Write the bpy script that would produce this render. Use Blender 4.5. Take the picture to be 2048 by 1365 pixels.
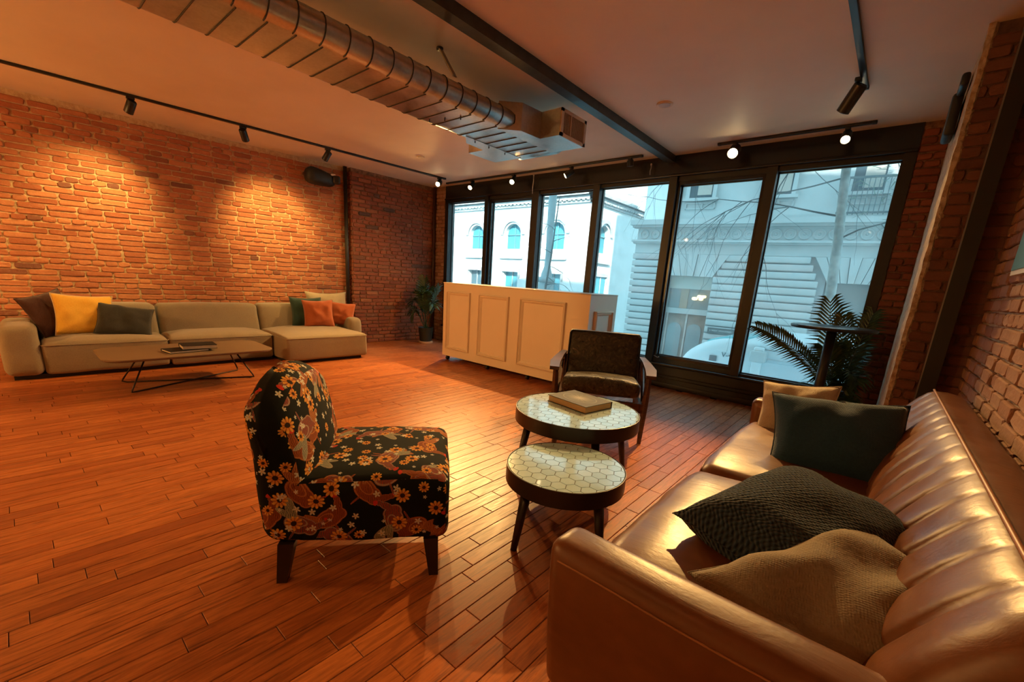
import bpy, bmesh, math, random
from math import sin, cos, pi, radians, sqrt, atan2, floor
from mathutils import Vector, Matrix, Euler, noise

for o in list(bpy.data.objects):
    bpy.data.objects.remove(o, do_unlink=True)
SC = bpy.context.scene
COL = SC.collection
RNG = random.Random(7)

# ------------------------------------------------------------------ camera
CAM_H = 1.12
F_PX, CX_PX, CY_PX = 850.0, 1024.0, 765.0
ROLL, PITCH, YAW = radians(3.75), radians(13.56), radians(-40.2)
_fw = Vector((sin(YAW) * cos(PITCH), cos(YAW) * cos(PITCH), -sin(PITCH)))
_rt = Vector((cos(YAW), -sin(YAW), 0))
_up = _rt.cross(_fw)
CAM_R = _rt * cos(ROLL) + _up * sin(ROLL)
CAM_U = -_rt * sin(ROLL) + _up * cos(ROLL)
cam_d = bpy.data.cameras.new('camera')
cam = bpy.data.objects.new('camera', cam_d)
COL.objects.link(cam)
cam.matrix_world = Matrix.Translation((0, 0, CAM_H)) @ Matrix((CAM_R, CAM_U, -_fw)).transposed().to_4x4()
cam_d.sensor_fit = 'HORIZONTAL'
cam_d.sensor_width = 36.0
cam_d.lens = F_PX / 2048.0 * 36.0
cam_d.shift_y = (CY_PX - 682.5) / 2048.0
cam_d.clip_start = 0.02
cam_d.clip_end = 300
SC.camera = cam


def project(p):
    """picture position of a world point (only used to rank repeats by size)"""
    q = Vector(p) - Vector((0, 0, CAM_H))
    w = q.dot(_fw)
    if w < 0.05:
        return None
    return (CX_PX + F_PX * q.dot(CAM_R) / w, CY_PX - F_PX * q.dot(CAM_U) / w, w)


# ------------------------------------------------------------------ world, sun, exposure
SKY_COL = (0.46, 0.82, 1.0)
SKY_STR = 1.85
SUN_STR = 11.0
LAMP_COL = (1.0, 0.56, 0.17)
LAMP_GAIN = 4.0            # all track lamps together
world = bpy.data.worlds.new('overcast_sky')
SC.world = world
world.use_nodes = True
wn = world.node_tree
bg = wn.nodes['Background']
bg.inputs[0].default_value = (*SKY_COL, 1)
bg.inputs[1].default_value = SKY_STR

sun_d = bpy.data.lights.new('sun', 'SUN')
sun_d.energy = SUN_STR
sun_d.angle = radians(1.0)
sun_d.color = (1.0, 0.95, 0.88)
sun = bpy.data.objects.new('sun', sun_d)
COL.objects.link(sun)
sun.rotation_euler = Vector((-0.45, 0.66, -0.50)).to_track_quat('-Z', 'Y').to_euler()
sun.location = (-20, -10, 25)

vs = SC.view_settings
vs.view_transform = 'Standard'
vs.look = 'None'
vs.exposure = 0.55
vs.gamma = 1.0
vs.use_curve_mapping = False
cy = SC.cycles
cy.max_bounces = 7
cy.diffuse_bounces = 4
cy.glossy_bounces = 3
cy.transmission_bounces = 3
cy.transparent_max_bounces = 8
cy.caustics_reflective = False
cy.caustics_refractive = False
cy.sample_clamp_indirect = 4.0
cy.use_light_tree = False
cy.use_adaptive_sampling = True
cy.adaptive_threshold = 0.06


# ------------------------------------------------------------------ tagging helpers
def tag(o, label=None, cat=None, group=None, kind=None):
    if label: o['label'] = label
    if cat: o['category'] = cat
    if group: o['group'] = group
    if kind: o['kind'] = kind
    return o


def empty(name, loc=(0, 0, 0), rz=0.0, parent=None):
    e = bpy.data.objects.new(name, None)
    e.empty_display_size = 0.1
    e.location = loc
    e.rotation_euler = (0, 0, rz)
    COL.objects.link(e)
    if parent: e.parent = parent
    return e


def thing(name, label, cat, loc=(0, 0, 0), rz=0.0, group=None):
    return tag(empty(name, loc, rz), label, cat, group)


def structure(name, loc=(0, 0, 0), rz=0.0):
    return tag(empty(name, loc, rz), kind='structure')


def copy_tree(o, parent=None):
    c = o.copy()
    COL.objects.link(c)
    c.parent = parent
    for ch in o.children:
        copy_tree(ch, c)
    return c


# ------------------------------------------------------------------ mesh builder
class MB:
    def __init__(self):
        self.v = []; self.f = []; self.smooth = []

    def add(self, verts, faces, smooth=False, M=None):
        b = len(self.v)
        if M is not None:
            verts = [M @ Vector(p) for p in verts]
        self.v.extend([tuple(p) for p in verts])
        for f in faces:
            self.f.append(tuple(i + b for i in f))
            self.smooth.append(smooth)
        return self

    def box(self, x0, x1, y0, y1, z0, z1, M=None):
        vs_ = [(x0, y0, z0), (x1, y0, z0), (x1, y1, z0), (x0, y1, z0), (x0, y0, z1), (x1, y0, z1), (x1, y1, z1), (x0, y1, z1)]
        fs = [(0, 3, 2, 1), (4, 5, 6, 7), (0, 1, 5, 4), (1, 2, 6, 5), (2, 3, 7, 6), (3, 0, 4, 7)]
        return self.add(vs_, fs, False, M)

    def cbox(self, c, s, M=None):
        return self.box(c[0] - s[0] / 2, c[0] + s[0] / 2, c[1] - s[1] / 2, c[1] + s[1] / 2, c[2] - s[2] / 2, c[2] + s[2] / 2, M)

    def rbox(self, x0, x1, y0, y1, z0, z1, r, seg=3, n=(1, 1, 1), deform=None, M=None, smooth=True):
        """box with round edges and a grid on its faces that can be deformed"""
        c = Vector(((x0 + x1) / 2, (y0 + y1) / 2, (z0 + z1) / 2))
        h = Vector(((x1 - x0) / 2, (y1 - y0) / 2, (z1 - z0) / 2))
        r = min(r, min(h) * 0.999)
        ax = []
        for k in range(3):
            inner = h[k] - r
            lst = [-inner - r * sin(pi / 2 * (1 - i / seg)) for i in range(seg)]
            lst += [-inner + 2 * inner * i / n[k] for i in range(n[k] + 1)]
            lst += [inner + r * sin(pi / 2 * ((i + 1) / seg)) for i in range(seg)]
            ax.append(lst)
        idx = {}
        vs_ = []
        fs = []

        def vid(i, j, k):
            key = (i, j, k)
            if key not in idx:
                p = Vector((ax[0][i], ax[1][j], ax[2][k]))
                q = Vector([max(-(h[a] - r), min(h[a] - r, p[a])) for a in range(3)])
                d = p - q
                if d.length > 1e-9:
                    d = d.normalized() * r
                w = c + q + d
                if deform:
                    w = Vector(deform(w))
                idx[key] = len(vs_)
                vs_.append(w)
            return idx[key]
        N = [len(a) - 1 for a in ax]
        for i in range(N[0]):
            for j in range(N[1]):
                fs.append((vid(i, j, 0), vid(i, j + 1, 0), vid(i + 1, j + 1, 0), vid(i + 1, j, 0)))
                fs.append((vid(i, j, N[2]), vid(i + 1, j, N[2]), vid(i + 1, j + 1, N[2]), vid(i, j + 1, N[2])))
        for i in range(N[0]):
            for k in range(N[2]):
                fs.append((vid(i, 0, k), vid(i + 1, 0, k), vid(i + 1, 0, k + 1), vid(i, 0, k + 1)))
                fs.append((vid(i, N[1], k), vid(i, N[1], k + 1), vid(i + 1, N[1], k + 1), vid(i + 1, N[1], k)))
        for j in range(N[1]):
            for k in range(N[2]):
                fs.append((vid(0, j, k), vid(0, j, k + 1), vid(0, j + 1, k + 1), vid(0, j + 1, k)))
                fs.append((vid(N[0], j, k), vid(N[0], j + 1, k), vid(N[0], j + 1, k + 1), vid(N[0], j, k + 1)))
        return self.add(vs_, fs, smooth, M)

    def tube(self, pts, r, n=8, caps=True, closed=False, smooth=True, M=None, flat=None):
        pts = [Vector(p) for p in pts]
        m = len(pts)
        rs = r if isinstance(r, (list, tuple)) else [r] * m
        vs_ = []
        prev = None
        for i in range(m):
            if closed:
                t = (pts[(i + 1) % m] - pts[i - 1]).normalized()
            else:
                t = (pts[min(i + 1, m - 1)] - pts[max(i - 1, 0)]).normalized()
            if prev is None:
                u = t.cross(Vector((0, 0, 1)))
                if u.length < 0.05:
                    u = t.cross(Vector((1, 0, 0)))
                u.normalize()
            else:
                u = prev - t * prev.dot(t)
                u.normalize()
            prev = u
            w = t.cross(u)
            for k in range(n):
                a = 2 * pi * k / n
                vs_.append(pts[i] + (u * cos(a) + w * sin(a) * (flat or 1)) * rs[i])
        fs = []
        rng = m if closed else m - 1
        for i in range(rng):
            a, b = i * n, ((i + 1) % m) * n
            for k in range(n):
                k2 = (k + 1) % n
                fs.append((a + k, a + k2, b + k2, b + k))
        if caps and not closed:
            fs.append(tuple(range(n - 1, -1, -1)))
            fs.append(tuple((m - 1) * n + k for k in range(n)))
        return self.add(vs_, fs, smooth, M)

    def cyl(self, p0, p1, r0, r1=None, n=16, smooth=True, M=None):
        return self.tube([p0, p1], [r0, r0 if r1 is None else r1], n, True, False, smooth, M)

    def lathe(self, prof, n=24, c=(0, 0, 0), smooth=True, M=None, sx=1.0, sy=1.0):
        vs_ = []
        for (r, z) in prof:
            for k in range(n):
                a = 2 * pi * k / n
                vs_.append((c[0] + r * cos(a) * sx, c[1] + r * sin(a) * sy, c[2] + z))
        fs = []
        for i in range(len(prof) - 1):
            for k in range(n):
                k2 = (k + 1) % n
                fs.append((i * n + k, i * n + k2, (i + 1) * n + k2, (i + 1) * n + k))
        fs.append(tuple(range(n - 1, -1, -1)))
        fs.append(tuple((len(prof) - 1) * n + k for k in range(n)))
        return self.add(vs_, fs, smooth, M)

    def prism(self, poly, axis, a, b, M=None, smooth=False):
        """extrude a 2-D polygon along an axis ('x': poly is (y,z), 'y': (x,z), 'z': (x,y))"""
        def mk(p, t):
            return {'x': (t, p[0], p[1]), 'y': (p[0], t, p[1]), 'z': (p[0], p[1], t)}[axis]
        n = len(poly)
        vs_ = [mk(p, a) for p in poly] + [mk(p, b) for p in poly]
        fs = [tuple(range(n)), tuple(range(2 * n - 1, n - 1, -1))]
        for i in range(n):
            j = (i + 1) % n
            fs.append((i, i + n, j + n, j))
        return self.add(vs_, fs, smooth, M)

    def loft(self, rings, closed_ring=True, caps=True, smooth=True, M=None):
        n = len(rings[0])
        vs_ = [p for r in rings for p in r]
        fs = []
        for i in range(len(rings) - 1):
            for k in range(n if closed_ring else n - 1):
                k2 = (k + 1) % n
                fs.append((i * n + k, i * n + k2, (i + 1) * n + k2, (i + 1) * n + k))
        if caps and closed_ring:
            fs.append(tuple(range(n - 1, -1, -1)))
            fs.append(tuple((len(rings) - 1) * n + k for k in range(n)))
        return self.add(vs_, fs, smooth, M)

    def mesh(self, name, mat=None, uvbox=False, fixn=True):
        me = bpy.data.meshes.new(name)
        me.from_pydata(self.v, [], self.f)
        me.polygons.foreach_set('use_smooth', self.smooth)
        if fixn:
            bm = bmesh.new(); bm.from_mesh(me)
            bmesh.ops.recalc_face_normals(bm, faces=bm.faces)
            bm.to_mesh(me); bm.free()
        if uvbox:
            uv = me.uv_layers.new(name='UVMap')
            for p in me.polygons:
                nrm = p.normal
                a = max(range(3), key=lambda k: abs(nrm[k]))
                for li in p.loop_indices:
                    co = me.vertices[me.loops[li].vertex_index].co
                    uv.data[li].uv = {0: (co.y + 3.3, co.z + 0.7), 1: (co.x + 1.7, co.z), 2: (co.x, co.y)}[a]
        if mat: me.materials.append(mat)
        me.update()
        return me

    def build(self, name, mat, parent=None, loc=(0, 0, 0), rot=(0, 0, 0), uvbox=False, sharp=None, fixn=True):
        me = self.mesh(name, mat, uvbox, fixn)
        o = bpy.data.objects.new(name, me)
        o.location = loc
        o.rotation_euler = rot
        COL.objects.link(o)
        if parent: o.parent = parent
        if sharp is not None:
            me.set_sharp_from_angle(angle=radians(sharp))
        return o


def obj(name, me, parent=None, loc=(0, 0, 0), rot=(0, 0, 0), scale=(1, 1, 1)):
    o = bpy.data.objects.new(name, me)
    o.location = loc; o.rotation_euler = rot; o.scale = scale
    COL.objects.link(o)
    if parent: o.parent = parent
    return o


def RZ(a): return Matrix.Rotation(a, 4, 'Z')
def RX(a): return Matrix.Rotation(a, 4, 'X')
def RY(a): return Matrix.Rotation(a, 4, 'Y')
def T(x, y, z): return Matrix.Translation((x, y, z))


# ------------------------------------------------------------------ shader helpers
class S:
    """wraps a node socket so that shader maths can be written as expressions"""
    nt = None

    def __init__(self, sock): self.s = sock

    @staticmethod
    def m(op, *args, clamp=False):
        nd = S.nt.nodes.new('ShaderNodeMath'); nd.operation = op; nd.use_clamp = clamp
        for i, a in enumerate(args):
            if isinstance(a, S): S.nt.links.new(a.s, nd.inputs[i])
            else: nd.inputs[i].default_value = a
        return S(nd.outputs[0])

    def __add__(s, o): return S.m('ADD', s, o)
    __radd__ = __add__
    def __sub__(s, o): return S.m('SUBTRACT', s, o)
    def __rsub__(s, o): return S.m('SUBTRACT', o, s)
    def __mul__(s, o): return S.m('MULTIPLY', s, o)
    __rmul__ = __mul__
    def __truediv__(s, o): return S.m('DIVIDE', s, o)
    def __lt__(s, o): return S.m('LESS_THAN', s, o)
    def __gt__(s, o): return S.m('GREATER_THAN', s, o)


def s_abs(a): return S.m('ABSOLUTE', a)
def s_min(a, b): return S.m('MINIMUM', a, b)
def s_max(a, b): return S.m('MAXIMUM', a, b)
def s_sin(a): return S.m('SINE', a)
def s_cos(a): return S.m('COSINE', a)
def s_sqrt(a): return S.m('SQRT', a)
def s_fract(a): return S.m('FRACT', a)


class Mat:
    def __init__(self, name):
        self.m = bpy.data.materials.new(name)
        self.m.use_nodes = True
        self.nt = self.m.node_tree
        S.nt = self.nt
        self.b = self.nt.nodes['Principled BSDF']

    def node(self, t, **kw):
        n = self.nt.nodes.new(t)
        for k, v in kw.items(): setattr(n, k, v)
        return n

    def link(self, a, b):
        self.nt.links.new(a.s if isinstance(a, S) else a, b)

    def set(self, **kw):
        for k, v in kw.items():
            i = self.b.inputs[k.replace('_', ' ')]
            if isinstance(v, S): self.link(v, i)
            elif hasattr(v, 'is_output'): self.link(v, i)
            else:
                i.default_value = (*v, 1) if isinstance(v, (tuple, list)) and len(v) == 3 and i.type == 'RGBA' else v
        return self

    def coord(self, kind='Object'):
        if kind == 'Position':
            return self.node('ShaderNodeNewGeometry').outputs['Position']
        return self.node('ShaderNodeTexCoord').outputs[kind]

    def mapping(self, vec, scale=(1, 1, 1), loc=(0, 0, 0), rot=(0, 0, 0)):
        n = self.node('ShaderNodeMapping')
        self.link(vec, n.inputs[0])
        n.inputs['Scale'].default_value = scale
        n.inputs['Location'].default_value = loc
        n.inputs['Rotation'].default_value = rot
        return n.outputs[0]

    def noise(self, vec, scale=5, detail=3, rough=0.5, dist=0.0):
        n = self.node('ShaderNodeTexNoise')
        self.link(vec, n.inputs['Vector'])
        n.inputs['Scale'].default_value = scale
        n.inputs['Detail'].default_value = detail
        n.inputs['Roughness'].default_value = rough
        n.inputs['Distortion'].default_value = dist
        return S(n.outputs[0])

    def voronoi(self, vec, scale=5, feature='F1', dims='3D', rnd=1.0):
        n = self.node('ShaderNodeTexVoronoi', feature=feature, voronoi_dimensions=dims)
        self.link(vec, n.inputs['Vector'])
        n.inputs['Scale'].default_value = scale
        n.inputs['Randomness'].default_value = rnd
        return n

    def ramp(self, fac, stops, interp='LINEAR'):
        n = self.node('ShaderNodeValToRGB')
        n.color_ramp.interpolation = interp
        els = n.color_ramp.elements
        while len(els) < len(stops): els.new(0.5)
        for e, (p, c) in zip(els, stops):
            e.position = p
            e.color = (*c, 1) if len(c) == 3 else c
        self.link(fac, n.inputs[0])
        return n.outputs[0]

    def mix(self, fac, a, b, blend='MIX'):
        n = self.node('ShaderNodeMix', data_type='RGBA', blend_type=blend)
        for s_, v in ((0, fac), (6, a), (7, b)):
            i = n.inputs[s_]
            if isinstance(v, S) or hasattr(v, 'is_output'): self.link(v, i)
            else: i.default_value = (*v, 1) if isinstance(v, (tuple, list)) and len(v) == 3 else v
        return n.outputs[2]

    def bump(self, h, strength=0.3, dist=0.01):
        n = self.node('ShaderNodeBump')
        n.inputs['Strength'].default_value = strength
        n.inputs['Distance'].default_value = dist
        self.link(h, n.inputs['Height'])
        self.link(n.outputs[0], self.b.inputs['Normal'])
        return self

    def rand(self):
        """per object and per island random value"""
        a = S(self.node('ShaderNodeObjectInfo').outputs['Random'])
        b = S(self.node('ShaderNodeNewGeometry').outputs['Random Per Island'])
        return s_fract(a * 7.13 + b * 3.77)

    def sep(self, vec):
        n = self.node('ShaderNodeSeparateXYZ')
        self.link(vec, n.inputs[0])
        return [S(o) for o in n.outputs]

    def comb(self, x, y, z):
        n = self.node('ShaderNodeCombineXYZ')
        for i, v in enumerate((x, y, z)):
            if isinstance(v, S): self.link(v, n.inputs[i])
            else: n.inputs[i].default_value = v
        return n.outputs[0]


def plain(name, col, rough=0.5, metal=0.0, spec=0.5, coat=0.0):
    M = Mat(name)
    M.set(Base_Color=col, Roughness=rough, Metallic=metal)
    M.b.inputs['Specular IOR Level'].default_value = spec
    if coat: M.b.inputs['Coat Weight'].default_value = coat
    return M.m


def varied(name, c1, c2, scale=8, rough=0.6, bump=0.0, bscale=60, metal=0.0, detail=4, kind='Object', bdist=0.004, stretch=(1, 1, 1)):
    M = Mat(name)
    v = M.mapping(M.coord(kind), stretch)
    n = M.noise(v, scale, detail)
    M.set(Base_Color=M.ramp(n, [(0.3, c1), (0.7, c2)]), Roughness=rough, Metallic=metal)
    if bump:
        M.bump(M.noise(v, bscale, 4), bump, bdist)
    return M.m


def fabric(name, c1, c2, weave=900, rough=0.95, bump=0.5, kind='Object'):
    M = Mat(name)
    v = M.coord(kind)
    x, y, z = M.sep(v)
    wv = s_sin(x * weave) * s_sin(y * weave + 0.7) * s_sin(z * weave + 1.3)
    n = M.noise(v, 120, 3)
    big = M.noise(v, 6, 2)
    M.set(Base_Color=M.ramp(n * 0.6 + big * 0.4, [(0.32, c1), (0.68, c2)]), Roughness=rough)
    M.b.inputs['Sheen Weight'].default_value = 0.25
    M.b.inputs['Specular IOR Level'].default_value = 0.2
    M.bump(n * 0.7 + wv * 0.3 + big, bump, 0.004)
    return M.m

# ================================================================== materials of the room
def brick_material(name, stops, smear, smear_amt, dark=1.0):
    M = Mat(name)
    pos = M.coord('Position')
    r = M.rand()
    col = M.ramp(r, stops)
    n = M.noise(pos, 34, 5, 0.62)
    n2 = M.noise(pos, 9, 3)
    col = M.mix(M.ramp(n, [(0.35, (0, 0, 0)), (0.75, (0.55, 0.55, 0.55))]), col, M.mix(0.5, col, (0.22, 0.07, 0.03)))
    mask = M.ramp(M.noise(pos, 19, 6, 0.7) * 0.75 + n2 * 0.25, [(0.56, (0, 0, 0)), (0.70, (smear_amt,) * 3)])
    col = M.mix(mask, col, smear)
    M.set(Base_Color=col, Roughness=0.88)
    M.b.inputs['Specular IOR Level'].default_value = 0.25
    M.bump(n + n2 * 0.6, 0.75, 0.006)
    return M.m


def mortar_material(name, c1, c2):
    M = Mat(name)
    pos = M.coord('Position')
    n = M.noise(pos, 26, 5, 0.65)
    M.set(Base_Color=M.ramp(n, [(0.34, c1), (0.66, c2)]), Roughness=0.95)
    M.bump(M.noise(pos, 55, 5, 0.7), 0.9, 0.008)
    return M.m


M_BRICK = brick_material('brick_red', [(0.0, (0.34, 0.10, 0.045)), (0.35, (0.46, 0.155, 0.07)), (0.7, (0.52, 0.20, 0.09)), (0.93, (0.40, 0.13, 0.06)), (1.0, (0.16, 0.06, 0.04))], (0.60, 0.40, 0.24), 0.30)
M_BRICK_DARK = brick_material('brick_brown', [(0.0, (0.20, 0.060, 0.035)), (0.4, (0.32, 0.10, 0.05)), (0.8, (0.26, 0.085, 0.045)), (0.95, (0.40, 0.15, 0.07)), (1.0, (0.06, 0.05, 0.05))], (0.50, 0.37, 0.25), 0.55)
M_BRICK_PALE = brick_material('brick_greyed', [(0.0, (0.28, 0.140, 0.095)), (0.4, (0.36, 0.215, 0.150)), (0.8, (0.33, 0.180, 0.120)), (1.0, (0.24, 0.110, 0.072))], (0.46, 0.38, 0.30), 0.55)  # greyer tone puts whiter light into the brick colour
M_BRICK_SHADE = brick_material('brick_shade_tone', [(0.0, (0.15, 0.065, 0.045)), (0.5, (0.20, 0.085, 0.056)), (1.0, (0.12, 0.052, 0.038))], (0.22, 0.14, 0.10), 0.15)  # shade on the right pier is put into this dark brick colour
M_BRICK_MID = brick_material('brick_deep_red', [(0.0, (0.19, 0.055, 0.030)), (0.5, (0.27, 0.085, 0.045)), (1.0, (0.15, 0.045, 0.025))], (0.30, 0.20, 0.13), 0.2)
M_MORTAR = mortar_material('mortar_sand', (0.44, 0.26, 0.13), (0.64, 0.44, 0.25))
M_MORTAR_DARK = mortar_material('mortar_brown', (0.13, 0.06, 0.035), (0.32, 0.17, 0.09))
M_MORTAR_PALE = mortar_material('mortar_grey', (0.34, 0.26, 0.19), (0.48, 0.40, 0.31))
M_MORTAR_SHADE = mortar_material('mortar_shade_tone', (0.09, 0.046, 0.032), (0.16, 0.085, 0.058))  # mortar of the same pier, darkened in colour for its shade
M_PLASTER_EDGE = varied('plaster_edge', (0.36, 0.24, 0.15), (0.62, 0.50, 0.36), 30, 0.9, 1.0, 40, bdist=0.015, kind='Position')


def floor_material():
    M = Mat('oak_plank')
    pos = M.coord('Position')
    r = M.rand()
    x, y, z = M.sep(pos)
    v = M.comb(x * 26.0 + r * 31.0, y * 2.6 + r * 57.0, z)
    fine = M.noise(v, 1.9, 6, 0.62, 1.6)
    v2 = M.comb(x * 70.0 + r * 11.0, y * 3.2 + r * 29.0, z)
    streak = M.noise(v2, 1.0, 5, 0.7, 0.4)
    base = M.ramp(r, [(0.0, (0.33, 0.086, 0.024)), (0.30, (0.43, 0.125, 0.034)), (0.70, (0.49, 0.155, 0.044)), (0.92, (0.46, 0.138, 0.039)), (1.0, (0.27, 0.068, 0.021))])
    col = M.mix(M.ramp(fine, [(0.40, (0, 0, 0)), (0.62, (0.75,) * 3)]), base, M.mix(0.75, base, (0.17, 0.045, 0.014)))
    col = M.mix(M.ramp(streak, [(0.54, (0, 0, 0)), (0.68, (0.9,) * 3)]), col, (0.12, 0.034, 0.014))
    vk = M.comb(x * 9.0, y * 4.2, r * 3.0)
    kn = S(M.voronoi(vk, 0.60, 'F1').outputs['Distance'])
    col = M.mix(M.ramp(kn, [(0.015, (0.97,) * 3), (0.075, (0, 0, 0))]), col, (0.055, 0.018, 0.010))
    M.set(Base_Color=col, Roughness=M.ramp(fine, [(0.3, (0.27,) * 3), (0.7, (0.42,) * 3)]))
    M.b.inputs['Specular IOR Level'].default_value = 0.36
    M.bump(fine * 0.6 + streak * 0.5, 0.12, 0.002)
    return M.m


M_FLOOR = floor_material()
M_GAP = plain('floor_gap', (0.03, 0.012, 0.006), 0.9)
M_CEIL = varied('ceiling_plaster', (0.76, 0.63, 0.47), (0.82, 0.69, 0.53), 2.2, 0.62, 0.22, 5, bdist=0.02, kind='Position')
M_BLACK = plain('black_paint', (0.012, 0.011, 0.010), 0.42)
M_BLACKG = plain('black_gloss_paint', (0.013, 0.012, 0.011), 0.25)
M_STEEL_DARK = varied('dark_steel_beam', (0.018, 0.022, 0.022), (0.04, 0.05, 0.05), 14, 0.35, 0.12, 30, metal=0.25, kind='Position')
M_GALV = None


def galvanised():
    M = Mat('galvanised_steel')
    pos = M.coord('Position')
    n = M.noise(pos, 7, 2)
    sp = M.noise(pos, 60, 2)
    M.set(Base_Color=M.ramp(sp * 0.4 + n * 0.6, [(0.25, (0.40, 0.39, 0.37)), (0.7, (0.62, 0.62, 0.60))]), Metallic=0.92,
          Roughness=M.ramp(n, [(0.3, (0.28,) * 3), (0.7, (0.40,) * 3)]))
    return M.m


M_GALV = galvanised()
M_SEAM = plain('duct_seam', (0.05, 0.045, 0.04), 0.5, 0.5)


def glass_material():
    M = Mat('window_glass')
    nt = M.nt
    out = nt.nodes['Material Output']
    nt.nodes.remove(M.b)
    tr = nt.nodes.new('ShaderNodeBsdfTransparent'); tr.inputs[0].default_value = (0.90, 0.97, 0.97, 1)
    gl = nt.nodes.new('ShaderNodeBsdfGlossy'); gl.inputs['Roughness'].default_value = 0.02
    df = nt.nodes.new('ShaderNodeBsdfTranslucent'); df.inputs[0].default_value = (0.85, 0.9, 0.9, 1)
    fr = nt.nodes.new('ShaderNodeFresnel'); fr.inputs[0].default_value = 1.5
    m1 = nt.nodes.new('ShaderNodeMixShader'); m2 = nt.nodes.new('ShaderNodeMixShader')
    tc = nt.nodes.new('ShaderNodeTexCoord')
    no = nt.nodes.new('ShaderNodeTexNoise'); no.inputs['Scale'].default_value = 3.0; no.inputs['Detail'].default_value = 6
    nt.links.new(tc.outputs['Object'], no.inputs[0])
    rp = nt.nodes.new('ShaderNodeValToRGB')
    rp.color_ramp.elements[0].position = 0.35; rp.color_ramp.elements[0].color = (0.03,) * 3 + (1,)
    rp.color_ramp.elements[1].position = 0.75; rp.color_ramp.elements[1].color = (0.12,) * 3 + (1,)
    nt.links.new(no.outputs[0], rp.inputs[0])
    nt.links.new(rp.outputs[0], m1.inputs[0])
    nt.links.new(tr.outputs[0], m1.inputs[1]); nt.links.new(df.outputs[0], m1.inputs[2])
    ge = nt.nodes.new('ShaderNodeNewGeometry')
    inv = nt.nodes.new('ShaderNodeMath'); inv.operation = 'SUBTRACT'; inv.inputs[0].default_value = 1.0
    nt.links.new(ge.outputs['Backfacing'], inv.inputs[1])
    mu = nt.nodes.new('ShaderNodeMath'); mu.operation = 'MULTIPLY'
    nt.links.new(fr.outputs[0], mu.inputs[0]); nt.links.new(inv.outputs[0], mu.inputs[1])
    nt.links.new(mu.outputs[0], m2.inputs[0])
    nt.links.new(m1.outputs[0], m2.inputs[1]); nt.links.new(gl.outputs[0], m2.inputs[2])
    nt.links.new(m2.outputs[0], out.inputs[0])
    return M.m


M_GLASS = glass_material()

# ================================================================== room shell
CEIL = 2.525
YW = 4.88                      # inner face of the window wall


def brick_variant(L, H, D, rng):
    """one irregular brick: centred in u/z, back at y=+0.012, face at y=-D"""
    mb = MB()
    c = min(0.010, H * 0.2)
    hl, hh = L / 2, H / 2
    base = [(-hl + c, -hh), (0, -hh), (hl - c, -hh), (hl, -hh + c), (hl, hh - c), (hl - c, hh), (0, hh), (-hl + c, hh), (-hl, hh - c), (-hl, -hh + c)]
    jit = [(x + rng.uniform(-1, 1) * 0.0030, z + rng.uniform(-1, 1) * 0.0026) for x, z in base]
    ins = 0.0045
    fr = [(x - math.copysign(ins, x) * (abs(x) > 1e-3), z - math.copysign(ins, z), -D + rng.uniform(-1, 1) * 0.0022) for x, z in jit]
    v = [(x, 0.012, z) for x, z in jit] + [(x, -D * 0.55, z) for x, z in jit] + [(x, y, z) for x, z, y in fr]
    n = 10
    f = []
    for k in range(2):
        for i in range(n):
            j = (i + 1) % n
            f.append((k * n + i, k * n + j, (k + 1) * n + j, (k + 1) * n + i))
    f.append(tuple(range(2 * n, 3 * n)))
    mb.add(v, f, False)
    return mb


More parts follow.
